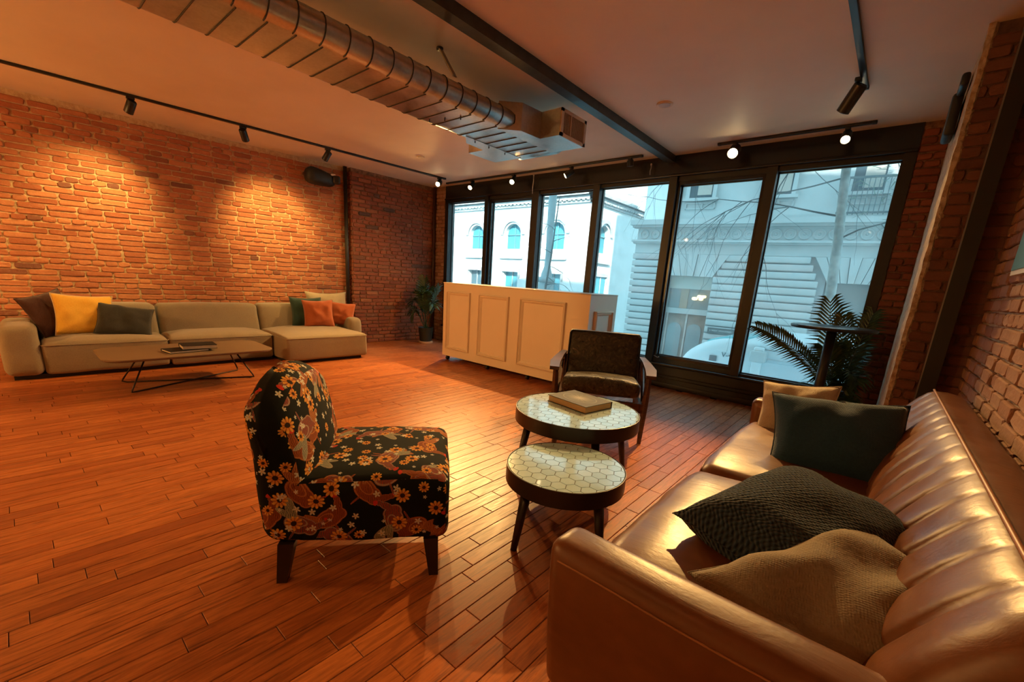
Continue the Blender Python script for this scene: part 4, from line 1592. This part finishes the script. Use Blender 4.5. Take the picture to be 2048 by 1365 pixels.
def knit():
    M = Mat('charcoal_knit')
    v = M.coord('Object')
    x, y, z = M.sep(v)
    a = s_sin(x * 520.0) * s_sin(z * 420.0 + s_sin(x * 260.0) * 1.2)
    n = M.noise(v, 90, 3)
    M.set(Base_Color=M.ramp(a * .35 + n * .5 + .25, [(.25, (.010, .019, .032)), (.75, (.038, .068, .110))]), Roughness=.92)
    M.b.inputs['Sheen Weight'].default_value = .15
    M.b.inputs['Specular IOR Level'].default_value = .2
    M.bump(a * .5 + n * .2, 1.0, .008)
    return M.m


M_KNIT = knit()
M_TEAL = fabric('teal_linen', (.010, .042, .085), (.018, .062, .120), 800)
M_LINEN = fabric('tan_linen', (.21, .170, .125), (.26, .215, .16), 800)
M_LINEN2 = fabric('pale_linen', (.40, .33, .24), (.48, .41, .31), 800)
pillow('sofa_pillow', 'pale linen cushion against the far arm of the leather sofa', M_LINEN2, .36, .33, .13, (-.255, 2.66, .525), face(radians(-100), .42, radians(-8)), 11)
pillow('sofa_pillow', 'dark teal linen cushion leaning at the far end of the leather sofa', M_TEAL, .50, .40, .17, (-.05, 2.24, .535), face(radians(-80), .62, radians(-4)), 12, crease=.10)
pillow('sofa_pillow', 'charcoal waffle-knit cushion in the middle of the leather sofa', M_KNIT, .50, .44, .27, (-.050, 1.325, .490), face(radians(-64), 1.36, radians(-42)), 13, wrinkle=.010, pinch=.12)
pillow('sofa_pillow', 'large tan linen cushion by the near arm of the leather sofa', M_LINEN, .50, .37, .17, (.065, 1.06, .472), face(radians(-66), 1.18, radians(-33)), 14, wrinkle=.022)

# ================================================================== tall bistro table
bt = thing('bistro_table', 'tall black round bistro table by the right window', 'table', (-.28, 4.12, 0))
MB().lathe([(.255, .900), (.272, .904), (.278, .914), (.276, .924), (.270, .926), (.002, .926)], 48).build('table_top', plain('black_laminate', (.012, .012, .012), .28), bt, sharp=40)
MB().cyl((0, 0, .03), (0, 0, .905), .034, n=20).build('column', M_BLACK, bt)
MB().lathe([(.22, 0), (.22, .010), (.20, .018), (.05, .030), (.036, .05), (.002, .05)], 36).build('base', M_BLACK, bt, sharp=40)
MB().lathe([(.10, .892), (.10, .900), (.002, .902)], 20).build('top_plate', M_BLACK, bt, sharp=40)

# ================================================================== palms
def leaf_mat(name, a, b):
    M = Mat(name)
    n = M.noise(M.coord('Object'), 14, 3)
    M.set(Base_Color=M.ramp(n, [(.3, a), (.7, b)]), Roughness=.38)
    M.b.inputs['Specular IOR Level'].default_value = .5
    return M.m


M_PALM = leaf_mat('palm_leaf', (.012, .035, .013), (.035, .085, .026))
M_STEM = plain('palm_stem', (.06, .075, .025), .5)


def frond(parent, p0, p1, bend, n=22, ll=.16, seed=0, side=None, width=.010):
    """one pinnate palm frond: a curved midrib with narrow folded leaflets"""
    rng = random.Random(seed)
    p0, p1 = Vector(p0), Vector(p1)
    bend = Vector(bend)
    mb = MB()
    def at(t): return p0.lerp(p1, t) + bend * (4 * t * (1 - t)) * .5
    pts = [at(i / 14) for i in range(15)]
    mb.tube(pts, [.005 * (1 - .75 * i / 14) for i in range(15)], 5)
    d = (p1 - p0).normalized()
    lat = d.cross(Vector((0, 0, 1)) if side is None else Vector(side))
    if lat.length < .1: lat = Vector((1, 0, 0))
    lat.normalize()
    for i in range(n):
        t = .26 + .74 * i / (n - 1)
        c = at(t)
        tan = (at(min(1, t + .03)) - at(max(0, t - .03))).normalized()
        up_ = lat.cross(tan).normalized()
        for s in (-1, 1):
            l = ll * (.55 + .75 * sin(pi * min(1, (t - .16) / .90))) * rng.uniform(.88, 1.1)
            dirv = (lat * s * .86 + tan * (.50 + .5 * t) + up_ * rng.uniform(.0, .35)).normalized()
            tip = c + dirv * l + Vector((0, 0, -.22 * l))
            mid = c + dirv * l * .5 + Vector((0, 0, .01))
            wv = tan.cross(dirv).cross(dirv).normalized() * width
            k = up_ * .0025
            mb.add([c - wv * .4, c + wv * .4, mid + wv, mid + k, mid - wv, tip], [(0, 1, 2, 3), (0, 3, 4), (2, 5, 3), (3, 5, 4)], False)
    o = mb.build('frond', M_PALM, parent, fixn=False)
    return o


pr_ = thing('potted_palm', 'tall potted palm spreading behind the bistro table at the right window', 'plant', (-.17, 4.50, 0))
MB().lathe([(.10, 0), (.13, .01), (.155, .27), (.160, .30), (.150, .30), (.145, .27), (.002, .26)], 28).build('pot', plain('pot_black', (.012, .012, .011), .5), pr_, sharp=40)
MB().lathe([(.144, .262), (.09, .272), (.002, .276)], 20).build('soil', plain('soil', (.02, .012, .008), .95), pr_)
b0 = (0, 0, .27)
specs = [((-.67, -.15, .845), (.05, 0, .16), 32, .12, (0, 1, .15)), ((-.20, .08, 1.10), (-.03, 0, .10), 18, .19, (0, 1, .4)), ((.10, -.02, 1.03), (.0, -.02, .12), 18, .14, (0, 1, .3)), ((-.08, .0, .98), (.0, .0, .1), 18, .16, (0, 1, .2)),
         ((.12, -.28, .50), (.02, -.05, .30), 24, .12), ((-.31, -.20, .68), (-.06, .0, .12), 20, .03), ((-.12, -.22, .72), (-.02, -.10, .20), 24, .16, (0, 1, 0)),
         ((.02, .18, .72), (.0, .06, .2), 22, .18), ((-.26, .16, .60), (-.1, .02, .2), 22, .18), ((.10, -.32, .26), (.02, -.08, .25), 22, .13), ((-.20, -.34, .30), (-.06, -.1, .26), 22, .15),
         ((-.05, -.40, .10), (.0, -.1, .30), 20, .15), ((.10, .10, .68), (.02, 0, .1), 20, .12), ((-.14, .20, .44), (-.05, .04, .2), 20, .16), ((.02, -.18, .44), (.02, -.05, .18), 20, .17)]
for i, sp_ in enumerate(specs):
    tip, bend, n_, l_ = sp_[:4]
    frond(pr_, (b0[0] + .02 * cos(i * 2.4), b0[1] + .02 * sin(i * 2.4), b0[2]), tip, bend, n_, l_, i, sp_[4] if len(sp_) > 4 else None)

pl_ = thing('potted_palm', 'leafy potted palm in the brick corner beside the bar counter', 'plant', (-5.68, 4.42, 0))
MB().lathe([(.085, .035), (.095, .04), (.12, .24), (.125, .26), (.115, .26), (.110, .235), (.002, .23)], 28).build('pot', plain('pot_dark', (.018, .020, .016), .5), pl_, sharp=40)
MB().lathe([(.105, 0), (.115, .004), (.117, .030), (.10, .034), (.002, .034)], 28).build('saucer', plain('saucer_terracotta', (.55, .33, .20), .7), pl_, sharp=40)
specs = [((-.27, -.10, .62), (-.04, 0, .45), 20, .13), ((.02, -.05, 1.04), (.0, -.02, .2), 24, .20), ((.16, -.10, .86), (.04, 0, .35), 22, .18), ((-.16, .03, .95), (-.04, 0, .2), 22, .16),
         ((.26, -.06, .64), (.05, 0, .35), 20, .17), ((-.05, -.22, .36), (-.04, -.10, .42), 18, .11), ((.08, -.16, .78), (.02, -.05, .3), 22, .17), ((-.20, -.16, .48), (-.05, -.04, .35), 18, .14), ((.20, .1, .92), (.04, .02, .2), 20, .18), ((-.10, -.12, .80), (-.03, -.04, .3), 22, .18)]
for i, (tip, bend, n_, l_) in enumerate(specs):
    frond(pl_, (.02 * cos(i * 2.4), .02 * sin(i * 2.4), .23), tip, bend, n_, l_, 40 + i)

# ================================================================== the street outside
M_ASPH = varied('asphalt', (.16, .16, .16), (.22, .22, .22), 2, .9, kind='Position')
M_PAVE = varied('pavement', (.34, .34, .33), (.42, .42, .41), 1.5, .9, kind='Position')
tag(MB().box(-70, 50, 5.35, 90, -2.4, -2.2).build('street', M_ASPH), kind='structure')
pv = structure('pavement')
MB().box(-70, 50, 5.35, 7.9, -2.2, -2.06).box(-12, 50, 13.2, 20, -2.2, -2.06).build('paving', M_PAVE, pv)

M_WHITE_ST = varied('white_stone', (.70, .71, .68), (.80, .80, .77), 1.2, .8, .3, 12, kind='Position')
M_ST_TRIM = varied('weathered_trim', (.30, .33, .33), (.46, .48, .47), 3, .85, kind='Position')
M_TEALGL = Mat('teal_window_glass')
M_TEALGL.set(Base_Color=(.055, .26, .32), Roughness=.12)
M_TEALGL = M_TEALGL.m
M_DARKGL = plain('dark_window_glass', (.06, .10, .12), .12)

# ---- white stone building across the junction
bA = thing('corner_building', 'bright white stone building with round-arched windows across the junction', 'building', (0, 0, 0))
ZG = -2.2


def arch_pts(xc, zs, r, n=12, a0=pi, a1=0.0):
    return [(xc + r * cos(a0 + (a1 - a0) * k / n), zs + r * sin(a0 + (a1 - a0) * k / n)) for k in range(n + 1)]


def arched_bay(mb, x0, x1, xc, w, z0, zs, zt, M=None, th=.5):
    r = w / 2
    mb.prism([(x0, z0), (xc - r, z0), (xc - r, zs), (x0, zs)], 'y', 0, th, M)
    mb.prism([(xc + r, z0), (x1, z0), (x1, zs), (xc + r, zs)], 'y', 0, th, M)
    L = [(x0, zs)] + [p for p in arch_pts(xc, zs, r, 8, pi, pi / 2)] + [(xc, zt), (x0, zt)]
    Rr = [(x1, zs), (x1, zt), (xc, zt)] + [p for p in arch_pts(xc, zs, r, 8, pi / 2, 0)]
    mb.prism(L, 'y', 0, th, M)
    mb.prism(Rr, 'y', 0, th, M)


def arched_window(parent, xc, w, z0, zs, M=None, lower=True, x_off=0.0):
    r = w / 2
    ring = arch_pts(xc, zs, r, 14)
    gl = MB(); gl.prism([(xc - r, z0)] + ring + [(xc + r, z0)], 'y', .30, .36, M)
    wd = gl.build('arched_window', M_TEALGL, parent)
    fr = MB()
    for x in (xc, ):
        fr.add([], [])
        fr.prism([(x - .03, z0), (x + .03, z0), (x + .03, zs + r * .95), (x - .03, zs + r * .95)], 'y', .24, .31, M)
    fr.prism([(xc - r, zs - .03), (xc + r, zs - .03), (xc + r, zs + .03), (xc - r, zs + .03)], 'y', .24, .31, M)
    fr.build('glazing_bar', plain('glazing_teal', (.10, .26, .30), .5), wd)
    # moulded arch band
    o1, o2 = arch_pts(xc, zs, r + .12, 16), arch_pts(xc, zs, r + .36, 16)
    bd = MB()
    for k in range(16):
        q = [o1[k], o1[k + 1], o2[k + 1], o2[k]]
        g = .03
        bd.prism([(a[0] + (sum(p[0] for p in q) / 4 - a[0]) * g, a[1] + (sum(p[1] for p in q) / 4 - a[1]) * g) for a in q], 'y', -.10, .02, M)
    bd.build('arch_band', M_ST_TRIM, parent)
    sl = MB(); sl.prism([(xc - r - .30, z0 - .62), (xc + r + .30, z0 - .62), (xc + r + .30, z0 - .50), (xc - r - .30, z0 - .50)], 'y', -.14, .02, M)
    sl.build('sill', M_ST_TRIM, parent)


MF = T(0, 22, 0)
front = MB()
edges = [-30.0, -24.45, -21.0, -17.65, -14.05 + .45]
cent = [-22.72, -19.34, -15.93]
front.prism([(-30, ZG), (-24.45, ZG), (-24.45, 12), (-30, 12)], 'y', 0, .5, MF)
for i, xc in enumerate(cent):
    x0, x1 = edges[i + 1], edges[i + 2]
    arched_bay(front, x0, x1, xc, 1.36, 1.70, 3.98, 12, MF)
    # square windows below
    front.prism([(x0, ZG), (xc - .62, ZG), (xc - .62, 1.70), (x0, 1.70)], 'y', 0, .5, MF)
    front.prism([(xc + .62, ZG), (x1, ZG), (x1, 1.70), (xc + .62, 1.70)], 'y', 0, .5, MF)
    front.prism([(xc - .62, ZG), (xc + .62, ZG), (xc + .62, -.4), (xc - .62, -.4)], 'y', 0, .5, MF)
    front.prism([(xc - .68, 1.70), (xc + .68, 1.70), (xc + .68, 3.08), (xc - .68, 3.08)], 'y', 0, .5, MF)
front.build('front_wall', M_WHITE_ST, bA)
side = MB()
MSD = T(-13.6, 22.0, 0) @ RZ(pi / 2)
arched_bay(side, .5, 3.6, 1.75, 1.20, 3.0, 3.98, 12, MSD)
side.prism([(.5, ZG), (3.6, ZG), (3.6, 3.0), (.5, 3.0)], 'y', 0, .5, MSD)
side.prism([(3.6, ZG), (9, ZG), (9, 12), (3.6, 12)], 'y', 0, .5, MSD)
side.build('side_wall', M_WHITE_ST, bA)
for xc in cent: arched_window(bA, xc, 1.36, 3.08, 3.98, MF)
arched_window(bA, 1.75, 1.20, 3.0, 3.98, MSD)
for xc, M_ in [(c, MF) for c in cent] + [(1.8, MSD)]:
    q = MB(); q.prism([(xc - .62, -.4), (xc + .62, -.4), (xc + .62, 1.70), (xc - .62, 1.70)], 'y', .25 if M_ is MF else -.02, .30, M_)
    wd = q.build('window', M_TEALGL if xc != cent[0] else M_DARKGL, bA)
    q = MB(); q.prism([(xc - .80, 1.62), (xc + .80, 1.62), (xc + .80, 1.82), (xc - .80, 1.82)], 'y', -.12, .02, M_)
    for s in (-1, 1):
        q.prism([(xc + s * .74 - .07, 1.2), (xc + s * .74 + .07, 1.2), (xc + s * .74 + .07, 1.62), (xc + s * .74 - .07, 1.62)], 'y', -.08, .02, M_)
    q.build('lintel', M_ST_TRIM, bA)
    q = MB()
    q.prism([(xc - .03, -.4), (xc + .03, -.4), (xc + .03, 1.7), (xc - .03, 1.7)], 'y', .2 if M_ is MF else -.06, .26, M_)
    q.build('glazing_bar', M_ST_TRIM, wd)
cn = MB()
for (z0, z1, d) in ((5.62, 5.74, .10), (5.80, 5.98, .18), (6.02, 6.22, .34)):
    cn.box(-30, -13.6 + d, 22 - d, 22.05, z0, z1)
    cn.box(-13.65, -13.6 + d, 22 - d, 31, z0, z1)
x = -29.5
cn.build('cornice', M_ST_TRIM, bA)
de = MB()
while x < -13.5:
    de.box(x, x + .16, 21.80, 22.02, 5.74, 5.82); x += .32
y = 22.2
while y < 30:
    de.box(-13.62, -13.38, y, y + .16, 5.74, 5.82); y += .32
de.build('dentils', M_ST_TRIM, bA)

# ---- dark block beyond
dk = MB().box(-25.5, -16.5, 40, 52, ZG, 26)
dk = dk.build('far_building', varied('dark_far_stone', (.12, .16, .17), (.17, .21, .22), .6, .9, kind='Position'))
tag(dk, 'dark grey building far behind in the gap between the two facades', 'building')

# ---- grey stone building with rusticated ground floor, straight across
M_GREY_ST = varied('grey_stone', (.44, .47, .46), (.54, .56, .55), 1.1, .85, .35, 9, kind='Position')
M_GREY_ST2 = varied('grey_stone_pinkish', (.47, .44, .43), (.54, .52, .50), 1.4, .85, .3, 9, kind='Position')
M_JOINT = plain('stone_shadow_joint', (.36, .38, .38), .95)
bB = thing('stone_building', 'grey stone building with rusticated ground floor straight across the street', 'building', (-6, 16.5, 0), radians(8))
MB().box(-1.90, 16, .06, 3, 2.45, 2.82).box(-1.88, 16, .10, 3, 2.9, 3.38).box(-.42, 16, .10, 3, 3.6, 13).build('upper_wall', M_GREY_ST, bB)
MB().box(-1.70, -.42, .02, 3, 3.6, 12).build('sun_toned_corner', plain('painted_sunlight', (.86, .88, .86), .8), bB)  # sunlight on this corner is put into the pale stone colour
MB().box(-1.98, 16, -.06, .3, 2.80, 2.86).box(-2.02, 16, -.14, .3, 2.86, 2.93).build('string_course', M_GREY_ST, bB)
MB().box(-2.05, 16, -.10, .3, 3.38, 3.46).box(-2.12, 16, -.22, .3, 3.46, 3.64).build('cornice', M_GREY_ST, bB)
MB().box(-1.86, -.44, .12, 3, ZG, 2.45).box(1.06, 4.42, .12, 3, ZG, 2.45).box(5.62, 16, .12, 3, ZG, 2.45).box(-1.86, 16, .6, 3, ZG, 2.45).build('core_wall', M_JOINT, bB)
course = .253
for (u0, u1) in ((-1.95, -.46), (1.08, 4.22), (5.70, 15.0)):
    for k in range(19):
        z = 2.45 - (k + 1) * course
        if z < ZG: break
        ch = (.32 * max(0, 1 - k * .34)) if k < 3 else 0
        a, b = u0, u1
        if k < 3 and u0 > 0: a = u0 + .0 + ch
        if k < 3 and u0 > 0 and u1 < 10: b = u1 - ch
        mb = MB().rbox(a, b, .0, .2, z + .030, z + course - .012, .035, 2)
        mb.build('stone_course', M_GREY_ST2 if (k * 7 + int(u0 * 3)) % 5 == 0 else M_GREY_ST, bB)
# flat arches of wedge stones over the openings
for (uc, w) in ((.30, .76), (5.05, .60)):
    n = 7
    for k in range(n):
        t0, t1 = -1 + 2 * k / n, -1 + 2 * (k + 1) / n
        lo, hi = 1.66, 2.44
        g = .008
        mb = MB()
        mb.prism([(uc + t0 * w + g, lo), (uc + t1 * w - g, lo), (uc + t1 * (w + .45) - g, hi), (uc + t0 * (w + .45) + g, hi)], 'y', -.02 - (.06 if k == n // 2 else 0), .3)
        mb.build('wedge_stone', M_GREY_ST, bB)
# frieze of rings
ring_m = None
u = -1.62
k = 0
while u < 9:
    pts = [(.155 * cos(a), 0, .155 * sin(a)) for a in [2 * pi * j / 16 for j in range(16)]]
    if ring_m is None:
        ring_m = MB().tube(pts, .030, 6, closed=True).lathe([(.05, -.02), (.03, .02), (.002, .03)], 10, M=RX(pi / 2)).mesh('frieze_ring', M_GREY_ST)
    obj('frieze_ring', ring_m, bB, (u, .09, 3.15))
    u += .40
# entrance
M_DOOR = varied('brown_door', (.20, .15, .12), (.30, .23, .18), 5, .5, kind='Position')
door = MB().box(-.44, 1.06, .36, .42, ZG, .30).build('entrance_door', M_DOOR, bB)
for (a, b) in ((-.36, .26), (.36, .98)):
    q = MB(); q.prism([(a + .05, -1.6)] + [(p[0], p[1]) for p in arch_pts((a + b) / 2, -.35, (b - a) / 2 - .05, 10)] + [(b - .05, -1.6)], 'y', .33, .37)
    q.build('door_panel', plain('door_glass', (.20, .24, .24), .2), door)
    MB().box(a - .04, a + .02, .30, .37, ZG, .25).build('door_stile', varied('door_stile', (.42, .36, .32), (.5, .44, .4), 5, .5), door)
MB().box(-.44, 1.06, .28, .40, .26, .46).build('transom_bar', M_GREY_ST, bB)
tw = MB().box(-.44, 1.06, .40, .44, .46, 1.22).build('transom_window', plain('lobby_glass', (.22, .26, .26), .15), bB)
MB().box(.0, .28, .36, .42, .46, 1.22).build('curtain', plain('curtain_brown', (.36, .29, .22), .9), tw)
MB().box(-.44, 1.06, .34, .44, 1.20, 1.66).build('transom_panel', plain('panel_sage', (.50, .56, .52), .7), bB)
M_LOBBY = emit('lobby_lamp', (1.0, .66, .28), 1.5)
for (u_, z_, r_) in ((.52, .86, .10), (.68, .95, .09), (.82, .95, .09), (.74, .85, .08)):
    MB().lathe([(.01, -r_ * .7), (r_ * .9, -r_ * .5), (r_ * 1.1, 0), (r_ * .9, r_ * .5), (.01, r_ * .6)], 12, c=(u_, .37, z_)).build('lobby_lamp', M_LOBBY, tw)
MB().box(4.45, 5.60, .40, .5, .2, 1.66).build('shop_window', plain('shop_glass', (.32, .33, .32), .2), bB)
# upper windows and panels
for uw in (.24, 2.6, 4.9, 7.3):
    w_ = MB().box(uw - .38, uw + .38, .0, .14, 4.36, 6.4).build('upper_window', M_DARKGL, bB)
    MB().box(uw - .12, uw + .34, -.02, .06, 4.46, 6.4).build('blind', plain('blind_tan', (.50, .44, .38), .8), w_)
    MB().box(uw - .50, uw - .38, -.05, .2, 4.3, 6.4).box(uw + .38, uw + .50, -.05, .2, 4.3, 6.4).box(uw - .58, uw + .58, -.10, .2, 4.26, 4.36).build('surround', M_GREY_ST, w_)
    pn = MB()
    for (a, b, c, d) in ((uw - .5, uw + .5, 4.0, 4.04), (uw - .5, uw + .5, 4.18, 4.22), (uw - .5, uw - .46, 4.0, 4.22), (uw + .46, uw + .5, 4.0, 4.22), (uw + .05, uw + .09, 4.0, 4.22)):
        pn.box(a, b, .04, .12, c, d)
    pn.build('apron_panel', M_GREY_ST, bB)
# balcony railing at the right
rl = MB()
for j in range(16):
    rl.box(4.3 + j * .12, 4.32 + j * .12, -.25, -.23, 3.66, 4.7)
rl.box(4.25, 6.2, -.27, -.22, 4.68, 4.74).box(4.25, 6.2, -.27, -.22, 3.70, 3.75)
rl.build('balcony_railing', plain('iron_rail', (.10, .13, .14), .6), bB)


def text_mesh(txt, size, mat, parent, loc, rot, name='lettering', depth=.004):
    cu = bpy.data.curves.new(name, 'FONT')
    cu.body = txt; cu.size = size; cu.extrude = depth; cu.align_x = 'CENTER'; cu.align_y = 'CENTER'
    o = bpy.data.objects.new(name, cu)
    COL.objects.link(o)
    bpy.context.view_layer.update()
    dg = bpy.context.evaluated_depsgraph_get()
    me = bpy.data.meshes.new_from_object(o.evaluated_get(dg))
    bpy.data.objects.remove(o, do_unlink=True)
    me.materials.clear(); me.materials.append(mat)
    return obj(name, me, parent, loc, rot)


pl = MB().box(1.20, 2.12, -.045, .0, -.33, -.12).build('name_plate', plain('plate_dark', (.10, .11, .11), .5), bB)
text_mesh('5 WEST 19TH STREET', .082, plain('plate_letters', (.6, .62, .6), .5), pl, (1.66, -.048, -.225), (pi / 2, 0, 0))

# ---- white van parked in front
M_VAN = plain('van_white', (.62, .70, .72), .3)
M_VAN_TEAL = plain('van_teal_glass', (.10, .42, .46), .15)
van = thing('delivery_van', 'white parked van with rounded front seen below the right windows', 'van', (0, 0, 0))


def nose(w):
    p = Vector(w)
    t = max(0, (-1.9 - w.x) / 1.1)
    if w.z > -1.0: p.z -= .55 * t ** 2.2
    p.y = 9.35 + (w.y - 9.35) * (1 - .30 * t ** 2)
    return p


MB().rbox(-3.0, -1.45, 8.45, 10.3, -1.85, .34, .22, 5, (10, 4, 6), deform=nose).build('cab', M_VAN, van)
MB().rbox(-1.55, 3.6, 8.30, 10.4, -1.80, .22, .06, 3, (6, 2, 3)).build('cargo_box', varied('van_box', (.46, .56, .60), (.52, .62, .66), .8, .35, kind='Position'), van)
MB().rbox(-1.55, 3.6, 8.34, 10.4, .20, .44, .10, 3).build('roof', M_VAN, van)
MB().rbox(-1.52, 3.6, 8.27, 8.32, .02, .08, .02, 2).build('rain_gutter', plain('gutter_grey', (.40, .50, .54), .4), van)
MB().rbox(-1.58, -1.42, 8.26, 8.36, -1.4, .26, .03, 2).build('corner_post', M_VAN, van)
MB().rbox(-1.62, -1.36, 8.20, 8.34, .0, .20, .04, 2).build('marker_housing', plain('housing_grey', (.42, .46, .46), .5), van)
MB().rbox(-2.50, -1.75, 8.6, 9.9, .24, .36, .05, 3, (4, 4, 1), deform=nose).build('windscreen', M_VAN_TEAL, van)
MB().box(-2.32, -2.20, 8.43, 8.46, -.12, -.02).build('side_marker', plain('marker_dark', (.05, .07, .08), .4), van)
text_mesh('V-400K', .13, plain('van_letters', (.06, .08, .09), .5), van, (-1.92, 8.435, .02), (pi / 2, 0, 0))
for x in (-2.2, 2.4):
    MB().cyl((x, 8.35, -1.82), (x, 8.62, -1.82), .38, n=24).build('wheel', plain('tyre', (.02, .02, .02), .8), van)
    MB().cyl((x, 10.1, -1.82), (x, 10.35, -1.82), .38, n=24).build('wheel', bpy.data.materials['tyre'], van)

# ---- street tree and pole
M_BARK = varied('plane_tree_bark', (.18, .21, .20), (.42, .46, .44), 9, .9, .6, 20, kind='Position')
M_TWIG = plain('twig_grey', (.07, .09, .09), .9)
tree = thing('street_tree', 'pale-barked bare street tree outside the rightmost window', 'tree', (-.55, 7.55, -2.06))
tp = [(0, 0, 0), (-.02, 0, 1.0), (-.0, 0, 2.0), (-.06, .02, 3.0), (-.14, .0, 4.0), (-.24, .02, 5.0), (-.30, .0, 6.4), (-.42, .1, 8.0)]
MB().tube(tp, [.11, .078, .070, .064, .058, .052, .045, .03], 12).build('trunk', M_BARK, tree)


def branch(mb, p, d, L, r, rng, depth=0):
    pts = [Vector(p)]
    dd = Vector(d).normalized()
    n = 6
    for i in range(n):
        dd = (dd + Vector((rng.uniform(-.22, .22), rng.uniform(-.18, .18), rng.uniform(-.26, .10)))).normalized()
        pts.append(pts[-1] + dd * L / n)
    mb.tube(pts, [r * (1 - .72 * i / n) for i in range(n + 1)], 5)
    if depth < 2:
        for k in range(5 if depth == 0 else 3):
            q = pts[rng.randrange(2, n + 1)]
            branch(mb, q, dd + Vector((rng.uniform(-.9, .9), rng.uniform(-.5, .5), rng.uniform(-.9, .5))), L * rng.uniform(.35, .6), r * .45, rng, depth + 1)


rng = random.Random(21)
for i, (z, d, L, r) in enumerate(((4.3, (-.9, .1, .30), 2.0, .014), (4.8, (-1, -.1, -.35), 2.2, .012), (5.2, (-.8, .2, .5), 2.2, .014), (4.0, (.8, .2, .5), 1.4, .012), (5.0, (.9, -.1, .25), 1.5, .014),
                                (5.6, (-1, .1, -.5), 2.6, .013), (5.7, (.8, .2, -.2), 1.4, .012), (6.2, (-1, 0, -.45), 2.8, .014))):
    mb = MB()
    k = min(6, int(z)); f = z - k
    p = Vector(tp[k]).lerp(Vector(tp[min(7, k + 1)]), f)
    branch(mb, p, d, L, r, rng)
    mb.build('branch', M_TWIG, tree)
# evergreen tuft at the top right
fol = MB()
rng = random.Random(5)
for k in range(700):
    c = Vector((rng.gauss(1.0, .42), rng.gauss(.6, .3), rng.gauss(5.0, .42)))
    d = Vector((rng.uniform(-1, 1), rng.uniform(-1, 1), rng.uniform(-.5, .5))).normalized() * rng.uniform(.10, .22)
    w = Vector((rng.uniform(-1, 1), rng.uniform(-1, 1), rng.uniform(-1, 1))).normalized() * .010
    fol.add([c - w, c + w, c + d + w * .3, c + d - w * .3], [(0, 1, 2, 3)])
fo = fol.build('needles', plain('needle_green', (.16, .24, .19), .8), tree, fixn=False)
fo['kind'] = 'stuff'

pole = thing('street_pole', 'tall grey street pole with flared base in front of the white building', 'pole', (-10.40, 14.0, ZG))
MB().lathe([(.30, 0), (.30, 2.2), (.34, 2.6), (.30, 3.2), (.20, 3.65), (.13, 3.9), (.11, 4.4), (.13, 5.2), (.15, 6.0), (.16, 9.0)], 16).build('pole', varied('pole_grey', (.24, .30, .31), (.30, .37, .38), 4, .7), pole)
MB().lathe([(.33, 3.3), (.36, 3.4), (.33, 3.5)], 16).build('collar', bpy.data.materials['pole_grey'], pole)
tw = thing('bare_sapling', 'thin bare branching sapling beside the grey street pole', 'tree', (-9.95, 13.6, ZG))
mb = MB()
rng = random.Random(8)
mb.tube([(-.35, 0, 0), (-.25, 0, 2.4), (-.02, 0, 4.2), (.15, 0, 6.4)], [.05, .045, .035, .015], 6)
mb.build('stem', M_TWIG, tw)
for z, d in ((3.2, (1, 0, .5)), (3.9, (1, .2, .1)), (4.4, (-1, 0, .6)), (4.8, (1, 0, .6)), (5.2, (-.8, .1, .8)), (3.5, (1, 0, -.2))):
    b = MB(); branch(b, (-.1 + (z - 3.6) * .1, 0, z), d, 1.0, .016, rng, 1)
    b.build('branch', M_TWIG, tw)
